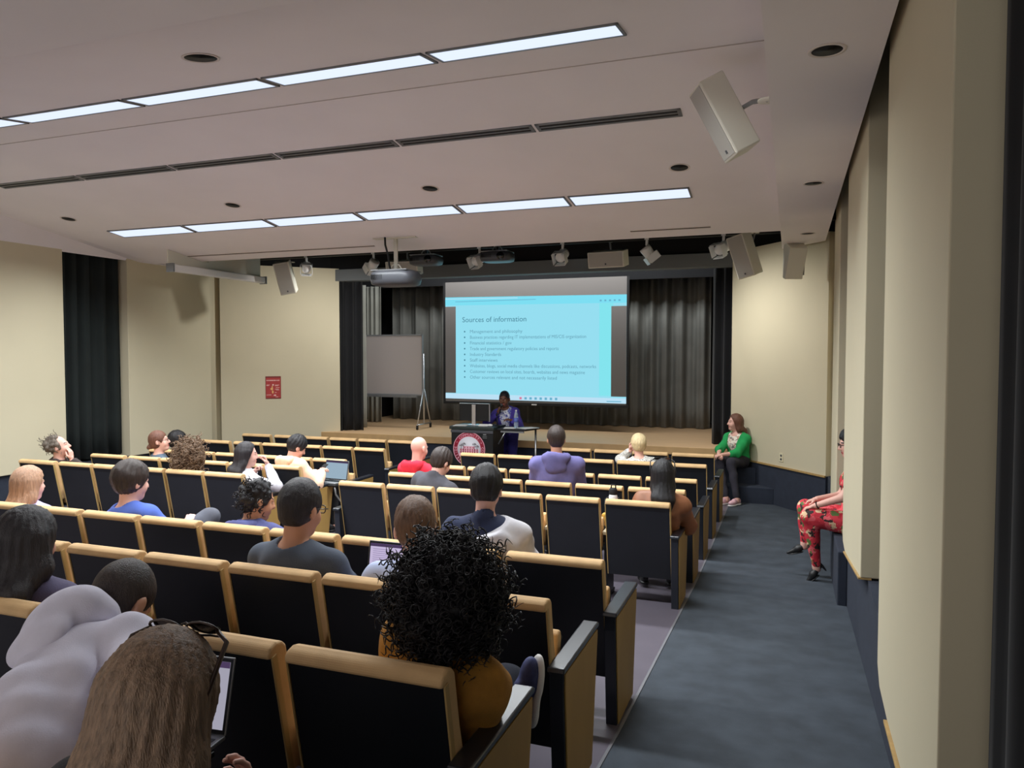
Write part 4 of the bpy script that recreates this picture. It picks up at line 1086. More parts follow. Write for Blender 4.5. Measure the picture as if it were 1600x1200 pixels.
    fc = v[qd].mean(1); lc = (fc - head) @ Mh / hs
    mi = np.zeros(len(qd), int)
    lip = (np.abs(lc[:, 0]) < .024) & (lc[:, 1] > .085) & (np.abs(lc[:, 2] + .068) < .011); mi[lip] = 1
    br = (np.abs(np.abs(lc[:, 0]) - .034) < .019) & (lc[:, 1] > .070) & (np.abs(lc[:, 2] - .0280) < .0045); mi[br] = 2
    parts = [(v, qd, mi)]
    for k in (-1, 1):
        a, b_ = sphere_part(hl(k * .031, .0765, .004), .0125 * hs, 12); parts.append((a, b_, 3))
        a, b_ = sphere_part(hl(k * .031, .0832, .004), .0066 * hs, 10); parts.append((a, b_, 4))
    hx = []
    for i, k in enumerate((-1, 1)):
        hv, hq = hand_template(curl if np.isscalar(curl) else curl[i])
        d = unit(wr[i] - el[i]) if hdir[i] is None else unit(np.array(hdir[i], float))
        n = np.array(palm[i], float) if palm[i] is not None else up.copy()
        n = unit(n - d * (n @ d)); xx = np.cross(d, n)
        hv = hv.copy()
        if k < 0: hv[:, 0] *= -1; hq = hq[:, ::-1]
        Xh = np.stack([xx, d, n], 1) * (.98 * s / 1.05 * (.92 if female else 1.0))
        parts.append((hv @ Xh.T + wr[i] + d * .012, hq, 0)); hx.append((wr[i], d, n, xx))
    base = V(pelvis[0], pelvis[1], floor)
    hm = hair_mat or M['iris']
    body = to_mesh('person', parts, [M[skin], M['lips'], hm, M['eye'], M['iris']], None, base)
    body.location = base; tag(body, label, 'person')
    # ---- upper garment
    if top[1] is not None:
        g = Field(); o = loose
        for p in trunk: g.add(p.grow(o), .06)
        for p in yoke: g.add(p.grow(o * .8 if top_len != 'none' else .003), .05)
        if top_len == 'none': g.cut(lambda P: np.abs((P - pelvis) @ tr) - .165 * w)
        for i in (0, 1):
            if top_len != 'none': g.add(Ell(sh[i], V(.050, .052, .052) * s + o * .8), .05)
            if top_len == 'long':
                u = unit(wr[i] - el[i]); end = wr[i] - u * .012 if cuff is None else el[i] + (wr[i] - el[i]) * cuff
                g.add(ar[i][0].grow(o * 1.15), .03); g.add(Cap(el[i], end - u * .02, .040 * s + o * 1.2, .032 * s + o), .025)
            elif top_len == 'short':
                g.add(Cap(sh[i], sh[i] + (el[i] - sh[i]) * .68, .050 * s + o, .047 * s + o), .03)
        if collar:
            g.add(Cap(N - su * .005, N + su * .035 - tf * .005, .068 * s, .066 * s), .02)
        if fold: g.disp(fold_fn(abs(hash(label)) % 1000 if False else sum(map(ord, label)) % 1000, fold))
        if neck_cut: g.sub(Cap(N + su * (.02 if not collar else .01), head + Mh @ (V(0, -.015, -.05) * hs), .064 * s, .068 * s), .012)
        g.cut(lambda P: (hem * s) - (P - pelvis) @ up)
        if open_front:
            g.cut(lambda P: np.minimum(np.minimum(.055 + .10 * np.clip((P - pelvis) @ su / .5, 0, 1) - .02 - np.abs((P - pelvis) @ tr), (P - pelvis - S * .5) @ tf - .0), .05))
        gv, gq = g.arrays(q)
        o2 = to_mesh(top[0], [(gv, gq, 0)], [top[1]], body, base)
        if hood:
            g = Field(); k_ = hood_k * s; Nh = N - su * .01 - tf * .10 * (hood_k - 1)
            g.add(Ell(Nh - tf * .092 * k_ + su * .030 * k_, V(.128, .072, .078) * k_, A), .03); g.add(Ell(Nh - tf * .128 * k_ - su * .040 * k_, V(.100, .042, .070) * k_, A), .03)
            for k in (-1, 1):
                g.add(Cap(Nh - tf * .05 * k_ + tr * k * .098 * k_ + su * .035, Nh + tf * .055 * k_ + tr * k * .062 * k_ - su * .012, .036 * k_, .026 * k_), .03)
            g.sub(Ell(Nh - tf * .025 * k_ + su * .085 * k_, V(.082, .078, .062) * k_, A), .015); g.sub(Ell(Nh - tf * .085 * k_ + su * .105 * k_, V(.075, .030, .05) * k_, A), .012)
            g.sub(Cap(N, head + Mh @ (V(0, -.015, -.05) * hs), .062 * s, .066 * s), .012)
            g.disp(fold_fn(sum(map(ord, label)) % 991 + 5, .0055, 30))
            gv, gq = g.arrays(q); to_mesh('hood', [(gv, gq, 0)], [top[1]], o2, base)
        if inner is not None:
            g = Field()
            for p in trunk: g.add(p.grow(.006), .06)
            for p in yoke: g.add(p.grow(.004), .05)
            g.sub(Cap(N + su * .0 + tf * .02, head, .070 * s, .07 * s), .012); g.cut(lambda P: (hem * s) - (P - pelvis) @ up)
            gv, gq = g.arrays(q); to_mesh(inner[0], [(gv, gq, 0)], [inner[1]], body, base)
    # ---- trousers
    if trousers is not None:
        g = Field(); g.add(trunk[0].grow(.010), .06); g.cut(lambda P: (P - pelvis) @ up - .07 * s)
        for i in (0, 1):
            g.add(legs[i][0].grow(.014), .05); g.add(Cap(kn[i], an[i] + (kn[i] - an[i]) * .06, .057 * s * thin_legs + .014, .045 * s), .03)
        g.disp(fold_fn(sum(map(ord, label)) % 997 + 3, .004))
        gv, gq = g.arrays(max(q, .011)); to_mesh('trousers', [(gv, gq, 0)], [trousers], body, base)
    # ---- shoes
    if shoes[0] != 'none':
        for i, k in enumerate((-1, 1)):
            if toes[i] is not None: d, n = [unit(np.array(t, float)) for t in toes[i]]
            else: d, n = unit(fw + rt * k * .12), up
            n = unit(n - d * (n @ d)); X3 = np.stack([np.cross(d, n), d, n], 1) * s
            add_shoe(body, X3, an[i] - n * .09 + d * .045, shoes[0], SHOES[shoes[1]] if isinstance(shoes[1], str) else shoes[1], SHOES[shoes[2]], base)
    # ---- hair
    if hair is not None: hair(body, head, Mh, hs, hm, base, Mb, N, A, s)
    return dict(body=body, N=N, sh=sh, el=el, wr=wr, kn=kn, an=an, Mh=Mh, Mb=Mb, A=A, hs=hs, base=base, head=head, hand=hx, pelvis=pelvis, s=s)

def strands(head, Mh, hs, amp, n, seed=0, wav=9.0):
    r = np.random.RandomState(seed); ph = r.rand(4) * 6.28
    def fn(P):
        l = (P - head) @ Mh / hs; th = np.arctan2(l[..., 0], l[..., 1] + .01)
        z = l[..., 2]
        return amp * (np.sin(n * th + 1.1 * np.sin(wav * z * 3 + ph[0]) + ph[1]) + .7 * np.sin(n * 2.3 * th + 1.7 * np.sin(wav * 2 * z + ph[2]) + ph[3]))
    return fn

def cap_field(head, Mh, hs, t, nape=-.09, d=.0445, ears=True, top=.0, back=0.0, sides=0.0, fringe=0.0):
    f = Field()
    f.add(Ell(head + Mh @ (V(0, -.013 - back * .5, .028 + top * .5) * hs), V(.080 + t + sides, .099 + t + back * .5, .100 + t + top * .5) * hs, Mh), .02)
    f.add(Ell(head + Mh @ (V(0, -.045, -.035) * hs), V(.066 + t * .8 + sides, .052 + t + back * .4, .062) * hs, Mh), .03)
    return f
def cap_cuts(f, head, Mh, hs, nape=-.09, d=.0445, ears=True):
    loc = lambda P: (P - head) @ Mh / hs
    f.cut(lambda P: (.87 * loc(P)[..., 1] - .49 * loc(P)[..., 2] - d) * hs)
    f.cut(lambda P: (nape - loc(P)[..., 2]) * hs)
    if ears:
        for k in (-1, 1): f.sub(Ell(head + Mh @ (V(k * .088, .004, -.018) * hs), V(.03, .028, .034) * hs, Mh), .008)
    return f

def short_hair(t=.012, nape=-.085, d=.0445, top=.0, back=.0, sides=0., amp=.0016, n=22, q=.008, tuft=None, ears=True, lump=.0018, taper=.9):
    def fn(body, head, Mh, hs, hm, base, Mb, N, A, s):
        f = cap_field(head, Mh, hs, t, top=top, back=back, sides=sides)
        if tuft:
            for (x, y, z, r) in tuft: f.add(Ell(head + Mh @ (V(x, y, z) * hs), V(r, r, r * .8) * hs, Mh), .025)
        f.disp(strands(head, Mh, hs, amp, n, int(abs(head[0]) * 100) % 97)); f.disp(fold_fn(int(abs(head[1]) * 100) % 89, lump, 70))
        if taper: f.disp(lambda P: (t + sides) * taper * np.clip((.02 - ((P - head) @ Mh / hs)[..., 2]) / .09, 0, 1) * (((P - head) @ Mh / hs)[..., 1] < .06))
        cap_cuts(f, head, Mh, hs, nape, d, ears)
        v, qd = f.arrays(q); to_mesh('hair', [(v, qd, 0)], [hm], body, base)
    return fn

def long_hair(L=.34, t=.016, wid=.085, q=.010, d=.040, amp=.0022, n=20, front=False, fall=(0, -.02), flare=0.0, sidecover=True):
    def fn(body, head, Mh, hs, hm, base, Mb, N, A, s):
        f = cap_field(head, Mh, hs, t, sides=.004)
        fw, rt, up = Mb[:, 1], Mb[:, 0], Mb[:, 2]
        for k in (-1, -.5, 0, .5, 1):
            a = head + Mh @ (V(k * wid * .72, -.075 + .035 * abs(k), .02) * hs)
            m_ = head + Mh @ (V(k * wid * .95, -.085 + .05 * abs(k), -.10) * hs)
            b1 = N + A @ V(k * (wid + flare * .5), -.118 + .02 * abs(k), .03); b2 = N + A @ V(k * (wid + flare) + fall[0], -.150 + fall[1] + .01 * abs(k), -(L - .12))
            f.add(Cap(a, m_, .045), .04); f.add(Cap(m_, b1, .045, .042), .04); f.add(Cap(b1, b2, .042, .020), .03)
        if sidecover:
            for k in (-1, 1):
                f.add(Cap(head + Mh @ (V(k * .070, .005, .03) * hs), head + Mh @ (V(k * .078, -.005, -.12) * hs), .026, .024), .03)
                if front: f.add(Cap(head + Mh @ (V(k * .078, -.005, -.12) * hs), N + A @ V(k * .105, .10, -.14), .026, .014), .03)
        f.disp(strands(head, Mh, hs, amp, n, int(abs(head[0]) * 100) % 97, 3.0))
        loc = lambda P: (P - head) @ Mh / hs
        f.cut(lambda P: np.minimum((.93 * loc(P)[..., 1] - .36 * loc(P)[..., 2] - d) * hs, ((loc(P)[..., 2] + .14) * hs) if front else 9))
        v, qd = f.arrays(q); to_mesh('hair', [(v, qd, 0)], [hm], body, base)
    return fn

def curl_tubes(rnd, c, Mh, R, count, rad, tr, turns, droop, pts=18, sides=5, inside=.82, ymax=.5, length=.09):
    """Loose helical curls standing off an ellipsoid of hair."""
    vs = []; qs = []; n0 = 0
    for _ in range(count):
        while True:
            d = unit(rnd.randn(3))
            if d[1] < ymax: break
        p0 = c + Mh @ (d * R * (inside + .2 * rnd.rand())); out = unit(Mh @ (d / R)); ax = unit(out * (.5 + .5 * rnd.rand()) + V(0, 0, -1) * droop * (1.1 - d[2]) + .55 * rnd.randn(3))
        u = unit(np.cross(ax, rnd.randn(3))); w = np.cross(ax, u); ph = rnd.rand() * 6.28; L = length * (.5 + rnd.rand()); rr = rad * (.6 + .8 * rnd.rand()); tt = turns * (.7 + .6 * rnd.rand())
        t = np.linspace(0, 1, pts); P = p0 + np.outer(t * L, ax) + rr * np.outer(np.cos(ph + 2 * PI * tt * t), u) + rr * np.outer(np.sin(ph + 2 * PI * tt * t), w)
        T = np.gradient(P, axis=0); T /= np.linalg.norm(T, axis=1)[:, None] + 1e-9
        a = np.cross(T, ax + .01); a /= np.linalg.norm(a, axis=1)[:, None] + 1e-9; b_ = np.cross(T, a)
        th = np.arange(sides) * 2 * PI / sides; r_ = tr * np.minimum(1, np.minimum(t * 6 + .3, (1 - t) * 5 + .25))
        ring = P[:, None, :] + r_[:, None, None] * (np.cos(th)[None, :, None] * a[:, None, :] + np.sin(th)[None, :, None] * b_[:, None, :])
        vs.append(ring.reshape(-1, 3)); i = np.arange(pts - 1)[:, None] * sides; j = np.arange(sides)[None]; j2 = (j + 1) % sides
        qs.append(np.stack([i + j, i + j2, i + sides + j2, i + sides + j], -1).reshape(-1, 4) + n0); n0 += pts * sides
    return np.concatenate(vs), np.concatenate(qs)

def curly_hair(R, off=(0, -.02, .0), count=400, blobs=130, br=.03, rad=.014, tr=.0032, turns=2.2, droop=.5, q=.010, seed=1, d=.06, length=.09, ymax=.5):
    def fn(body, head, Mh, hs, hm, base, Mb, N, A, s):
        rnd = np.random.RandomState(seed); c = head + Mh @ V(*off); RR = V(*R)
        f = Field(); f.add(Ell(c, RR * .90, Mh), .03)
        for i in range(blobs):
            u = unit(rnd.randn(3))
            if u[1] > .6: continue
            f.add(Ell(c + Mh @ (u * RR * (.80 + .14 * rnd.rand())), np.ones(3) * br * (.6 + .8 * rnd.rand())), .008)
        loc = lambda P: (P - head) @ Mh / hs
        f.cut(lambda P: np.minimum((.97 * loc(P)[..., 1] - .24 * loc(P)[..., 2] - d) * hs, (.085 - np.abs(loc(P)[..., 0])) * hs))
        v, qd = f.arrays(q); tv, tq = curl_tubes(rnd, c, Mh, RR, count, rad, tr, turns, droop, ymax=ymax, length=length)
        to_mesh('hair', [(v, qd, 0), (tv, tq, 0)], [hm], body, base)
    return fn

def bun_hair(q=.009):
    def fn(body, head, Mh, hs, hm, base, Mb, N, A, s):
        f = cap_field(head, Mh, hs, .010); f.add(Ell(head + Mh @ (V(0, -.115, -.055) * hs), V(.042, .036, .040) * hs, Mh), .015)
        f.disp(strands(head, Mh, hs, .0016, 24, 4)); cap_cuts(f, head, Mh, hs, -.075, .0445, True)
        v, qd = f.arrays(q); to_mesh('hair', [(v, qd, 0)], [hm], body, base)
    return fn

def glasses(p, m=None, sun=False, up_on_head=False, r=.0028):
    """Spectacles as a child of the person; sunglasses may sit up on the hair."""
    Mh, hs, head = p['Mh'], p['hs'], p['head']
    Q = Mh if not up_on_head else Mh @ frame(0, -60)
    off = V(0, 0, 0) if not up_on_head else Mh @ (V(0, -.020, .024) * hs)
    k = hs if not up_on_head else hs * 1.18
    P = lambda x, y, z: tuple(head + off + Q @ (V(x, y, z) * k) - p['base'])
    b = MB(); 
    for sx in (-1, 1):
        pts = []; w, h = (.029, .022) if sun else (.023, .018)
        for i in range(16):
            t = 2 * PI * i / 16; c, s_ = math.cos(t), math.sin(t)
            pts.append(P(sx * .034 + w * math.copysign(abs(c) ** .7, c), .108 - .004 * abs(c), .002 + h * math.copysign(abs(s_) ** .7, s_)))
        b.tube(pts, r, 6, closed=True)
        b.tube([P(sx * .060, .104, .006), P(sx * .086, .085, .008), P(sx * .090, .0, .008), P(sx * .084, -.03, -.012)], r * (1.8 if sun else 1), 6)
    b.tube([P(-.010, .110, .006), P(0, .112, .010), P(.010, .110, .006)], r, 6)
    o = b.build('sunglasses' if sun else 'glasses', m or M['glasses'], p['body'])
    if sun:
        b = MB()
        for sx in (-1, 1):
            pts = [P(sx * .034 + .027 * math.cos(2 * PI * i / 16), .109, .002 + .020 * math.sin(2 * PI * i / 16)) for i in range(16)]
            pt2 = [P(sx * .034 + .027 * math.cos(2 * PI * i / 16), .1105, .002 + .020 * math.sin(2 * PI * i / 16)) for i in range(16)]
            b.add(pts + pt2, [tuple(range(16)), tuple(range(16, 32))[::-1]] + [(i, (i + 1) % 16, 16 + (i + 1) % 16, 16 + i) for i in range(16)])
        b.build('lens', M['blue_lens'], o)
    return o

# ------------------------------------------------------------------ the audience, speaker and staff
HB = {'black': hairmat('black hair', rgb(30, 28, 31)), 'dark': hairmat('dark brown hair', rgb(56, 46, 43)), 'ash': hairmat('ash brown hair', rgb(128, 104, 84), .4), 'brown': hairmat('light brown hair', rgb(112, 86, 70)),
      'blonde': hairmat('blonde brown hair', rgb(176, 138, 112), .25), 'auburn': hairmat('auburn hair', rgb(104, 68, 54)), 'curlbrown': hairmat('brown curls', rgb(112, 88, 68), .4), 'grey': hairmat('grey brown hair', rgb(104, 94, 84)),
      'pale': hairmat('pale blond hair', rgb(224, 202, 158), .2), 'soft': hairmat('soft black hair', rgb(42, 38, 41))}
DK = cloth('dark denim', rgb(38, 42, 56)); BK = cloth('black trousers', rgb(24, 24, 28)); GR = cloth('grey trousers', rgb(84, 86, 96))

def sit(key, fwd=.38, dx=0.0, up=.56):
    x, y, z = SEATPOS[key]
    return V(x + dx, y + fwd, z + up), z

# pale grey hoodie, bowed forward in the rearmost row
pv, fl = sit(('Z', 'R', 1), .32)
p = person('person in pale grey hoodie bowed forward over a laptop, cropped hair', pv, (-2.075, 1.87, 1.475), fl, yaw=8, hy=4, hp=46, skin='skin_tan', bow=.07, size=1.10, q=.008,
           top=('hoodie', cloth('pale grey fleece', rgb(206, 204, 220), .04, .2)), hood=True, hood_k=1.12, loose=.022, fold=.008, trousers=DK, hair=short_hair(.0065, -.085, .040, amp=.0006, n=40, q=.0065, lump=.0008), hair_mat=HB['dark'],
           hands=((-2.05, 1.74, 1.12), (-1.72, 1.66, 1.17)), elbows=(None, (.75, -.5, -.35)), curl=.5)
laptop('laptop', -1.735, 1.66, 1.135, .33, .225, M['lap_screen3'], .10, math.radians(14), 'open laptop with pale display beside the bowed person in grey', bar=True)
writing_tablet(-1.75, 1.63, 1.133, .36, .30, 'black writing tablet under the laptop beside the bowed person in grey')

# long hair and sunglasses pushed up, rearmost row
pv, fl = sit(('Z', 'R', 0), .32)
p = person('person with long ash brown hair and sunglasses pushed up on the head', pv, (-1.145, 1.12, 1.615), fl, yaw=5, hy=10, hp=18, skin='skin_pink', size=1.04, q=.0075, female=True,
           top=('sweater', cloth('black knit', rgb(36, 34, 38))), trousers=DK, hair=long_hair(.46, .015, .080, .0065, .034, .0020, 26, fall=(0, 0.0)), hair_mat=HB['ash'],
           knees=((-1.36, 1.68, .965), (-1.14, 1.70, .965)), hands=((-1.30, 1.52, 1.08), (-1.19, 1.40, 1.205)), elbows=(None, (.4, -.3, -.9)), hdir=(None, (-.25, .35, .9)), palm=(None, (.3, .9, -.3)), curl=.45)
glasses(p, mat('tortoise frame', rgb(52, 36, 28), .3), sun=True, up_on_head=True)

# second row from the rear
pv, fl = sit(('A', 'R', 3), .36, -.03)
person('person with long dark hair and slate purple top, second row from the rear', pv, (-2.985, 2.23, 1.515), fl, yaw=4, hy=8, hp=4, skin='skin_light', size=1.07, q=.0085, female=True,
       top=('sweater', cloth('slate purple knit', rgb(78, 72, 100))), trousers=DK, knees=((-3.08, 2.72, .885), (-2.90, 2.70, .885)), hair=long_hair(.36, .020, .098, .008, .040, .0022, 22), hair_mat=HB['soft'])
pv, fl = sit(('A', 'R', 0), .40, .05)
p10 = person('person with big curly black hair in a mustard jacket, one sneaker crossed up', pv, (-1.075, 2.32, 1.485), fl, yaw=-4, hy=4, hp=8, skin='skin_tan', size=1.04, q=.0085, female=True,
             top=('jacket', cloth('mustard twill', rgb(168, 118, 44), .12, .35)), loose=.026, fold=.006, trousers=DK, hands=((-1.36, 2.60, 1.02), (-1.16, 2.58, 1.04)), elbows=((-.3, -.3, -1), (.12, -.45, -1)),
             knees=((-1.50, 2.72, .985), (-1.06, 2.80, .965)), ankles=((-.985, 2.70, .93), (-1.10, 2.84, .50)), toes=(((.12, .05, 1.0), (-.72, -.70, .10)), None), shoes=('plain', 'navy', 'white'),
             hair=curly_hair((.178, .170, .195), (0, -.035, -.015), 1400, 190, .030, .0115, .0026, 2.8, .5, .009, 3, .062, .075, .5), hair_mat=HB['black'])

# third row from the rear
pv, fl = sit(('B', 'R', 2), .38, -.02)
p = person('person in charcoal T-shirt with short black hair and glasses', pv, (-2.395, 3.29, 1.485), fl, yaw=-2, hy=-6, hp=10, skin='skin_tan', size=1.16, q=.009, width=1.08, head_scale=1.14,
           top=('shirt', cloth('charcoal jersey', rgb(72, 80, 94), .06, .15)), top_len='short', fold=.0045, trousers=DK, hair=short_hair(.012, -.075, .043, top=.006, q=.0075, amp=.0011, n=34), hair_mat=HB['soft'])
glasses(p)
pv, fl = sit(('B', 'R', 1), .38, .06)
person('person in light blue T-shirt with light brown hair in front of a lavender laptop display', pv, (-1.72, 3.28, 1.435), fl, yaw=14, hy=26, hp=12, skin='skin_pink', size=1.09, q=.009, head_scale=1.12,
       top=('shirt', cloth('light blue jersey', rgb(186, 198, 232), .04, .15)), top_len='short', fold=.004, trousers=GR, hair=short_hair(.011, -.068, .043, top=.014, back=.004, q=.0075, amp=.0020, n=24), hair_mat=HB['brown'],
       hands=((-2.10, 3.62, .98), (-1.88, 3.66, .98)))
laptop('laptop', -2.115, 3.66, .955, .36, .245, M['lap_screen2'], .02, math.radians(10), 'open laptop with lavender document page beside the light blue T-shirt person', 14)
writing_tablet(-2.11, 3.64, .953, .38, .30, 'black writing tablet under the laptop with the lavender page')

# last row behind the cross aisle
pv, fl = sit(('C', 'R', 8), .38)
person('blonde long haired person in a lilac top behind the long dark haired person', pv, (-5.70, 4.28, 1.255), fl, yaw=-6, hy=-6, hp=4, skin='skin_pink', size=1.05, q=.010, female=True,
       top=('sweater', cloth('lilac knit', rgb(196, 184, 226), .06)), trousers=DK, hair=long_hair(.26, .020, .085, .0095, .038, .0022, 20), hair_mat=HB['blonde'])
pv, fl = sit(('C', 'R', 6), .38)
person('person in royal blue T-shirt with side swept dark hair and one grey knee raised', pv, (-4.63, 4.29, 1.335), fl, yaw=-6, hy=-14, hp=8, skin='skin_pink', size=1.06, q=.0095, head_scale=1.10,
       top=('shirt', cloth('royal blue jersey', rgb(80, 106, 190), .06, .15)), top_len='short', trousers=GR, hair=short_hair(.020, -.095, .046, top=.012, back=.014, sides=.004, amp=.0026, n=16, ears=False, taper=.5), hair_mat=HB['dark'],
       knees=(None, (-4.37, 4.80, .98)), ankles=(None, (-4.66, 4.98, .72)), toes=(None, ((-.3, .9, -.1), (.1, .1, 1))))
pv, fl = sit(('C', 'R', 4), .38, -.02)
person('person hunched in navy blue hoodie with wavy black hair, hand to the chin', pv, (-3.535, 4.36, 1.255), fl, yaw=-14, hy=-36, hp=14, skin='skin_tan', size=1.05, q=.0095, head_scale=1.08,
       top=('hoodie', cloth('navy blue fleece', rgb(84, 88, 138), .08)), hood=True, trousers=DK, hair=curly_hair((.104, .122, .118), (0, -.018, .03), 150, 90, .022, .010, .003, 1.3, .3, .0085, 6, .055, .05, .55), hair_mat=HB['black'],
       hands=(None, (-3.36, 4.62, 1.13)), elbows=(None, (.6, -.2, -.8)), hdir=(None, (-.25, -.15, .9)), palm=(None, (.5, .8, 0)), curl=.75)
pv, fl = sit(('C', 'R', 1), .38, .03)
p9 = person('person with glossy black hair, pale grey hooded jacket slipping off a navy shirt', pv, (-1.755, 4.29, 1.455), fl, yaw=10, hy=12, hp=16, skin='skin_pink', size=1.13, q=.009, head_scale=1.06,
            top=('shirt', cloth('navy shirt', rgb(38, 46, 74), .06)), top_len='long', collar=True, trousers=BK, hair=short_hair(.017, -.070, .047, top=.014, back=.010, amp=.0024, n=15, q=.0075), hair_mat=HB['black'])
def slipped_jacket(p, m):
    s = p['s']; N, A, sh, el, wr = p['N'], p['A'], p['sh'], p['el'], p['wr']; S = N - p['pelvis']; tf = A[:, 1]
    g = Field(); sp = lambda t: p['pelvis'] + S * t - tf * .035 * math.sin(PI * t)
    for c, r in ((sp(0), (.20, .155, .13)), (sp(.3), (.175, .140, .16)), (sp(.58), (.192, .146, .18)), (sp(.82), (.182, .125, .11))): g.add(Ell(c, V(*r) * s, A), .06)
    g.add(Cap(N - A[:, 2] * .04, sh[1], .078 * s, .078 * s), .04); g.add(Ell(N - A[:, 2] * .11 * s + A[:, 0] * .09 * s - tf * .05 * s, V(.125, .105, .13) * s, A), .04)
    for i in (0, 1): g.add(Cap(sh[i], el[i], .080 * s, .068 * s), .03); g.add(Cap(el[i], wr[i], .066 * s, .052 * s), .03)
    g.add(Ell(N - tf * .115 * s - A[:, 2] * .09 * s + A[:, 0] * .03, V(.150, .05, .085) * s, A @ frame(0, 0, -22)), .03)
    g.disp(fold_fn(91, .006))
    def cutp(P):
        l = (P - N) @ A; return l[..., 2] - (-.035 + .36 * l[..., 0])
    g.cut(lambda P: np.minimum(cutp(P), .05)); g.cut(lambda P: (-.10) - (P - p['pelvis'])[..., 2])
    g.sub(Cap(N, p['head'], .07 * s, .07 * s), .012)
    v, q = g.arrays(.009); to_mesh('hooded_jacket', [(v, q, 0)], [m], p['body'], p['base'])
slipped_jacket(p9, cloth('pale grey sweat cloth', rgb(204, 202, 208), .05, .2))

# first row past the cross aisle
pv, fl = sit(('D', 'L', 5), .40)
person('person with tousled grey brown hair leaning the cheek on a hand by the far wall', pv, (-8.45, 6.74, 1.155), fl, yaw=-30, hy=-52, hp=-14, hr=6, skin='skin_pink', size=1.05, q=.0105, head_scale=1.08,
       top=('jacket', cloth('dark brown coat', rgb(62, 52, 50))), collar=True, trousers=DK, hair=curly_hair((.106, .118, .112), (0, -.04, .035), 90, 90, .024, .009, .003, .8, -.4, .0095, 9, .042, .06, .5), hair_mat=HB['grey'],
       hands=(None, (-8.31, 6.80, .985)), elbows=(None, (.3, .2, -.9)), hdir=(None, (-.1, -.05, 1)), palm=(None, (1, .3, 0)), curl=.35)
pv, fl = sit(('D', 'L', 1), .40, -.05)
person('person with a big mane of brown curls behind the person with long dark hair', pv, (-6.36, 6.77, 1.15), fl, yaw=-20, hy=-28, hp=6, skin='skin_pink', size=1.04, q=.0105, female=True,
       top=('jacket', cloth('dark grey tan coat', rgb(84, 78, 78))), trousers=DK, hair=curly_hair((.195, .165, .215), (0, -.035, -.055), 520, 150, .034, .016, .0045, 2.2, .8, .011, 12, .06, .10, .5), hair_mat=HB['curlbrown'])
pv, fl = sit(('D', 'L', 0), .40, .05)
person('person with long straight dark hair in a white jacket, hand at the mouth', pv, (-5.655, 6.80, 1.175), fl, yaw=-28, hy=-48, hp=2, skin='skin_pink', size=1.05, q=.0100, female=True,
       top=('jacket', cloth('white grey jacket', rgb(210, 208, 216), .14)), trousers=DK, hair=long_hair(.36, .016, .078, .0095, .034, .0020, 22), hair_mat=HB['soft'],
       hands=((-5.75, 7.05, .95), (-5.52, 6.98, 1.04)), elbows=(None, (.5, -.1, -.9)), hdir=(None, (-.25, -.2, .9)), palm=(None, (.6, .7, 0)), curl=.75)
pv, fl = sit(('D', 'R', 4), .40, .08)
person('person in dark grey jacket with short dark hair looking down behind the bald person', pv, (-3.29, 6.84, 1.20), fl, yaw=-10, hy=-22, hp=28, skin='skin_pink', size=1.07, q=.0105,
       top=('jacket', cloth('dark grey jacket', rgb(74, 74, 82))), loose=.024, collar=True, trousers=BK, hair=short_hair(.018, -.08, .046, top=.012, amp=.0024, n=16), hair_mat=HB['dark'])
pv, fl = sit(('D', 'R', 0), .40, .12)
p = person('person with straight black hair and brown leather jacket, sunglasses pushed up', pv, (-1.06, 6.74, 1.215), fl, yaw=10, hy=14, hp=4, skin='skin_tan', size=1.06, q=.0100, female=True,
           top=('jacket', cloth('brown leather', rgb(140, 88, 58), .1, .2, .5)), loose=.024, trousers=BK, hair=long_hair(.33, .015, .058, .0095, .040, .0018, 24), hair_mat=HB['black'])
glasses(p, sun=True, up_on_head=True)
e = empty('travel_cup', (-1.575, 6.93, 0), 'tall white bottle with black lid between seats beside the brown jacket person', 'bottle')
zb = SEATPOS[('D', 'R', 1)][2] + .645
e.location = (-1.52, 6.80, zb)
MB().lathe([(.036, 0), (.040, .01), (.040, .265), (.034, .29)], n=20).build('cup_body', M['white'], e)
b = MB(); b.lathe([(.036, .287), (.038, .293), (.038, .332), (.028, .345)], n=20); b.tube([(-.02, 0, .34), (-.015, 0, .375), (.02, 0, .375), (.025, 0, .34)], .007); b.build('cup_lid', M['black'], e)
e = empty('tote_bag', (-1.58, 7.02, SEATPOS[('D', 'R', 1)][2] + .43), 'yellow and black patterned bag standing on a seat under the white bottle', 'bag')
b = MB(); b.prism([(-.12, .0), (.12, .0), (.15, .30), (-.15, .30)], 'x', -.07, .07); b.build('bag_body', pattern_mat('bag print', [(0, rgb(30, 26, 24)), (.35, rgb(200, 150, 60)), (.65, rgb(176, 120, 50)), (.85, rgb(120, 130, 70))], 26), e, .02)
b = MB(); 
for s in (-.05, .05): b.tube([(s, -.08, .29), (s, -.06, .42), (s, .06, .42), (s, .08, .29)], .008)
b.build('bag_handle', M['black'], e)

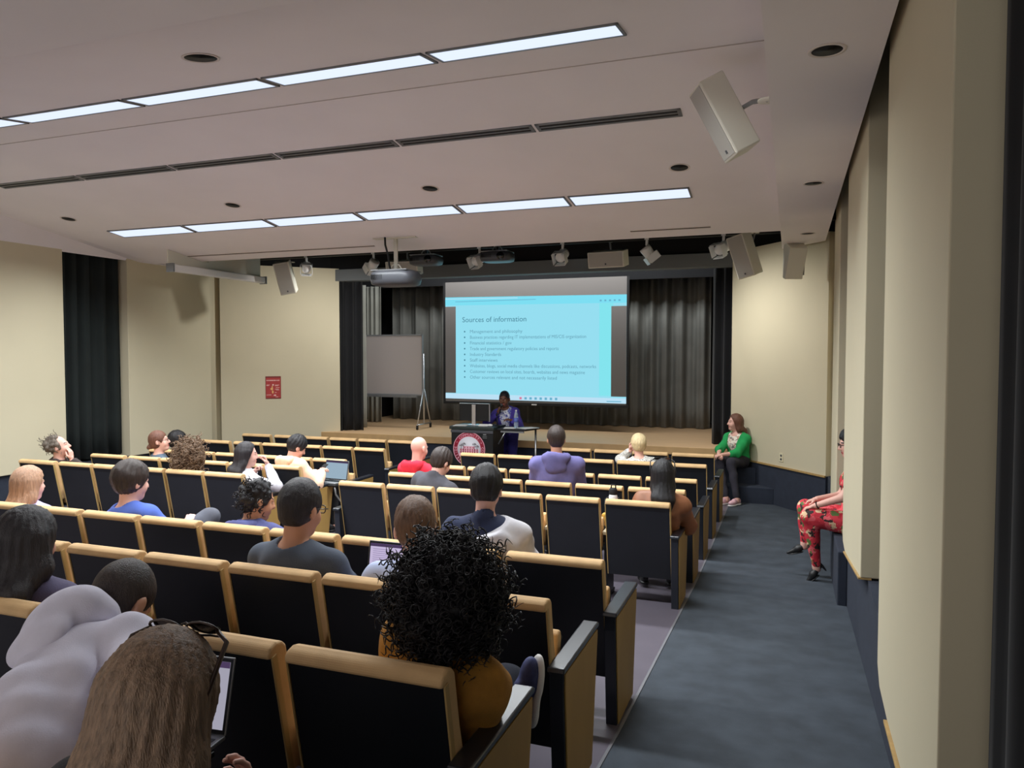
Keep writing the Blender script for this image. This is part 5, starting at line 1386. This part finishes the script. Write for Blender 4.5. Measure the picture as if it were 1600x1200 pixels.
# second row past the cross aisle
pv, fl = sit(('E', 'L', 4), .40)
p = person('person with auburn low bun and grey denim jacket looking up to the stage', pv, (-7.875, 7.75, 1.13), fl, yaw=-34, hy=-56, hp=-10, skin='skin_pink', size=1.04, q=.0105, female=True, head_scale=1.1,
           top=('jacket', cloth('grey denim', rgb(84, 100, 116), .15)), trousers=DK, hair=bun_hair(), hair_mat=HB['auburn'])
glasses(p)
pv, fl = sit(('E', 'L', 0), .40, -.04)
person('person in peach hoodie with black hair bent over a phone beside a laptop', pv, (-5.77, 7.86, 1.125), fl, yaw=-18, hy=-40, hp=28, skin='skin_light', size=1.06, q=.0100,
       top=('hoodie', cloth('peach fleece', rgb(236, 200, 172), .06)), hood=True, loose=.024, trousers=BK, hair=short_hair(.022, -.075, .052, top=.014, back=.008, amp=.0024, n=16), hair_mat=HB['black'],
       hands=((-5.66, 8.12, .78), (-5.55, 8.06, .79)), curl=.6)
b = MB(); b.bb(-.037, .037, -.075, .075, -.005, .005); o = b.build('mobile_phone', M['black'], None, .004); o.location = (-5.60, 8.16, .835); o.rotation_euler = (.6, 0, -.3); tag(o, 'black phone held by the person in the peach hoodie', 'phone')
laptop('laptop', -5.475, 8.12, .665, .37, .25, M['lap_screen'], -.10, math.radians(12), 'open laptop with blue grey display in front of the peach hoodie person', 0, True)
writing_tablet(-5.47, 8.10, .663, .40, .30, 'black writing tablet under the laptop of the peach hoodie person')
pv, fl = sit(('E', 'R', 5), .40)
person('bald person in bright red hoodie', pv, (-4.02, 7.77, 1.205), fl, yaw=-10, hy=-18, hp=8, skin='skin_pink', size=1.06, q=.0095, head_scale=1.06,
       top=('hoodie', cloth('bright red fleece', rgb(214, 42, 66), .06)), hood=True, trousers=BK)
pv, fl = sit(('E', 'R', 2), .38)
p19 = person('person in violet grey hoodie with short dark hair sitting tall', pv, (-2.355, 7.74, 1.375), fl, yaw=14, hy=20, hp=4, skin='skin_tan', size=1.15, q=.0100, head_scale=1.06, width=1.05,
             top=('hoodie', cloth('violet grey fleece', rgb(104, 100, 152), .08)), hood=True, loose=.026, fold=.0045, trousers=BK, hair=short_hair(.014, -.085, .045, top=.008, amp=.0014, n=24), hair_mat=HB['dark'])
# third row and beyond
pv, fl = sit(('F', 'L', 5), .40)
person('person with dark bobbed hair half hidden behind the person with the bun', pv, (-8.50, 8.72, 1.00), fl, yaw=-40, hy=-58, hp=6, skin='skin_pink', size=1.04, q=.0115, female=True,
       top=('jacket', cloth('dark navy coat', rgb(44, 46, 60))), trousers=DK, hair=short_hair(.024, -.11, .044, top=.01, back=.012, sides=.010, amp=.0016, n=16, ears=False, q=.01, taper=0), hair_mat=HB['black'])
pv, fl = sit(('G', 'R', 1), .40)
person('person with cropped pale blond hair in black and white dotted shirt, hand to the cheek', pv, (-1.85, 9.76, 1.105), fl, yaw=14, hy=24, hp=4, skin='skin_pink', size=1.04, q=.0105, female=True, head_scale=1.06,
       top=('shirt', pattern_mat('dotted shirt', [(0, rgb(40, 40, 52)), (.34, rgb(222, 220, 214))], 78, kind='dots')), trousers=BK, hair=short_hair(.016, -.080, .044, top=.008, back=.006, amp=.0016, n=22), hair_mat=HB['pale'],
       hands=((-1.97, 9.82, 1.02), None), elbows=((-.5, .1, -.9), None), hdir=((.1, -.05, 1), None), palm=((-1, .2, 0), None), curl=.5)

# speaker behind the lectern
floral_b = pattern_mat('blue white print', [(0, rgb(226, 228, 240)), (.55, rgb(120, 130, 200)), (.8, rgb(70, 74, 150))], 40)
pvs = V(-4.60, 12.22, .93)
p22 = person('person speaking into a microphone behind the lectern in a purple jacket', pvs, (-4.625, 12.13, 1.515), 0.0, yaw=192, hy=186, hp=10, skin='skin_dark', size=1.02, q=.0105, female=True, bow=.0, head_scale=1.06,
             top=('jacket', cloth('purple blue cloth', rgb(76, 62, 160), .08)), loose=.022, open_front=True, inner=('print_shirt', floral_b), trousers=cloth('deep blue trousers', rgb(44, 38, 112)), hair=short_hair(.005, -.070, .034, amp=.0009, n=40, q=.008), hair_mat=HB['black'],
             hands=((-4.42, 11.98, 1.16), (-4.70, 11.99, 1.285)), elbows=((.4, .2, -.9), (-.75, .1, -.7)), hdir=((-.8, -.4, .2), (.45, -.15, .88)), palm=((0, -.2, 1), (-.8, -.6, .2)), curl=(.4, .85),
             knees=((-4.50, 12.20, .50), (-4.70, 12.22, .50)), ankles=((-4.49, 12.24, .09), (-4.71, 12.26, .09)), hem=-.14)
e = empty('handheld_microphone', (-4.632, 11.975, 1.375), 'black microphone in the hand of the person behind the lectern', 'microphone')
b = MB(); b.tube([(-.01, -.03, -.10), (.004, .012, .025)], [.011, .015], 12); b.build('handle', M['black'], e)
b = MB(); b.ball((.007, .022, .045), (.022, .022, .026), 14); b.build('grille_head', M['dark_grey'], e)

# green blazer, seated on the stage steps
blouse = pattern_mat('pale floral blouse', [(0, rgb(232, 222, 208)), (.5, rgb(196, 160, 140)), (.7, rgb(120, 110, 110)), (.85, rgb(238, 232, 224))], 34)
p23 = person('person in bright green blazer and dark trousers sitting on the carpeted stage steps', (-.765, 12.43, .62), (-.815, 12.40, 1.205), 0.0, yaw=146, hy=112, hp=-2, skin='skin_pink', size=1.04, q=.0095, female=True, bow=.02,
             top=('blazer', cloth('bright green cloth', rgb(24, 148, 78), .08)), loose=.022, open_front=True, inner=('blouse', blouse), trousers=cloth('charcoal trousers', rgb(44, 42, 52)), cuff=.45,
             shoes=('plain', 'pink', 'white'), knees=((-.84, 11.99, .62), (-1.02, 12.05, .62)), ankles=((-.74, 11.82, .09), (-.90, 11.84, .09)), toes=(((-.5, -.85, 0), (0, 0, 1)), ((-.6, -.8, 0), (0, 0, 1))),
             hands=((-.98, 11.98, .735), (-1.035, 12.03, .735)), elbows=((.7, .2, -.6), (-.6, .5, -.6)), hdir=((-.75, -.5, -.15), (.3, -.8, -.15)), palm=((.0, -.2, 1), (-.2, -.2, 1)), curl=(.6, .6),
             hair=long_hair(.30, .014, .066, .0095, .038, .0016, 22, front=False), hair_mat=HB['auburn'], hem=-.13)
b = MB(); 
for k in (-1, 1):
    c = p23['head'] + p23['Mh'] @ (V(k * .082, -.004, -.062) * p23['hs']) - p23['base']
    b.tube([tuple(c + V(.016 * math.cos(t * PI / 6), 0, .016 * math.sin(t * PI / 6))) for t in range(12)], .003, 6, closed=True)
b.build('earring', M['metal'], p23['body'])

# red floral clothes, seated in the niche of the aisle wall
flor = pattern_mat('red floral print', [(0, rgb(206, 52, 66)), (.34, rgb(226, 96, 104)), (.52, rgb(186, 36, 52)), (.66, rgb(52, 36, 34)), (.74, rgb(92, 116, 62)), (.82, rgb(222, 188, 150)), (.90, rgb(196, 44, 60))], 24)
p24 = person('person in red floral clothes sitting in the wall niche with crossed legs', (.60, 8.14, .655), (.575, 8.17, 1.40), 0.02, yaw=96, hy=100, hp=10, skin='skin_pink', size=1.06, q=.0095, female=True, bow=.02,
             top=('sleeveless_top', flor), top_len='none', trousers=flor, shoes=('heel', 'black', 'black'), thin_legs=1.18, head_scale=1.08,
             knees=((.20, 8.06, .67), (.17, 8.27, .71)), ankles=((.27, 8.12, .155), (.16, 8.28, .34)), toes=(((-.75, -.1, -.65), (-.6, 0, .8)), ((-1, 0, -.25), (-.25, 0, 1))),
             hands=((.25, 8.03, .785), (.27, 8.24, .815)), elbows=((.5, -.5, -.6), (.5, .5, -.6)), hdir=((-.9, .1, -.35), (-.9, -.1, -.3)), palm=((-.3, 0, 1), (-.3, 0, 1)), curl=(.55, .5),
             hair=short_hair(.020, -.085, .046, top=.010, back=.012, sides=.004, amp=.0018, n=18), hair_mat=HB['black'])
glasses(p24)
b = MB(); h0 = p24['wr'][0] - p24['base']; d0 = unit(p24['wr'][0] - p24['el'][0]); a0 = unit(np.cross(d0, V(0, 0, 1))); b0 = np.cross(a0, d0)
b.tube([tuple(h0 - d0 * .02 + (a0 * math.cos(t * PI / 8) + b0 * math.sin(t * PI / 8)) * .034) for t in range(16)], .005, 6, closed=True); b.build('bracelet', M['black'], p24['body'])

# ------------------------------------------------------------------ light
w = bpy.data.worlds.new('world'); SC.world = w; w.use_nodes = True
w.node_tree.nodes['Background'].inputs['Color'].default_value = (1.0, .96, .92, 1); w.node_tree.nodes['Background'].inputs['Strength'].default_value = .5
ld = bpy.data.lights.new('projector_beam', 'SPOT'); ld.energy = 240; ld.color = (.45, .85, 1.0); ld.spot_size = math.radians(17); ld.spot_blend = .5; ld.shadow_soft_size = .03
lo = bpy.data.objects.new('projector_beam', ld); COL.objects.link(lo); lo.location = (-4.88, 9.30, H0 + 1.0)
lo.rotation_euler = (Vector((-5.2, 13.0, H0 + 1.62)) - lo.location).to_track_quat('-Z', 'Y').to_euler()
l2 = lo.copy(); COL.objects.link(l2); l2.rotation_euler = (Vector((-3.9, 13.0, H0 + 1.62)) - lo.location).to_track_quat('-Z', 'Y').to_euler()

la = bpy.data.lights.new('stage_fill_light', 'AREA'); la.shape = 'RECTANGLE'; la.size = 6.0; la.size_y = .5; la.energy = 78; la.color = (.97, 1, 1)  # unseen fill lamp added behind the header to brighten the stage and drapes
lo = bpy.data.objects.new('stage_fill_light', la); COL.objects.link(lo); lo.location = (-4.7, 13.45, 4.7); lo.rotation_euler = (math.radians(62), 0, 0)

SC.view_settings.view_transform = 'Standard'; SC.view_settings.look = 'None'; SC.view_settings.gamma = 1; SC.view_settings.use_curve_mapping = False
SC.view_settings.exposure = EXPO
SC.cycles.use_denoising = True
SC.cycles.max_bounces = 10; SC.cycles.diffuse_bounces = 6
SC.cycles.sample_clamp_indirect = 6
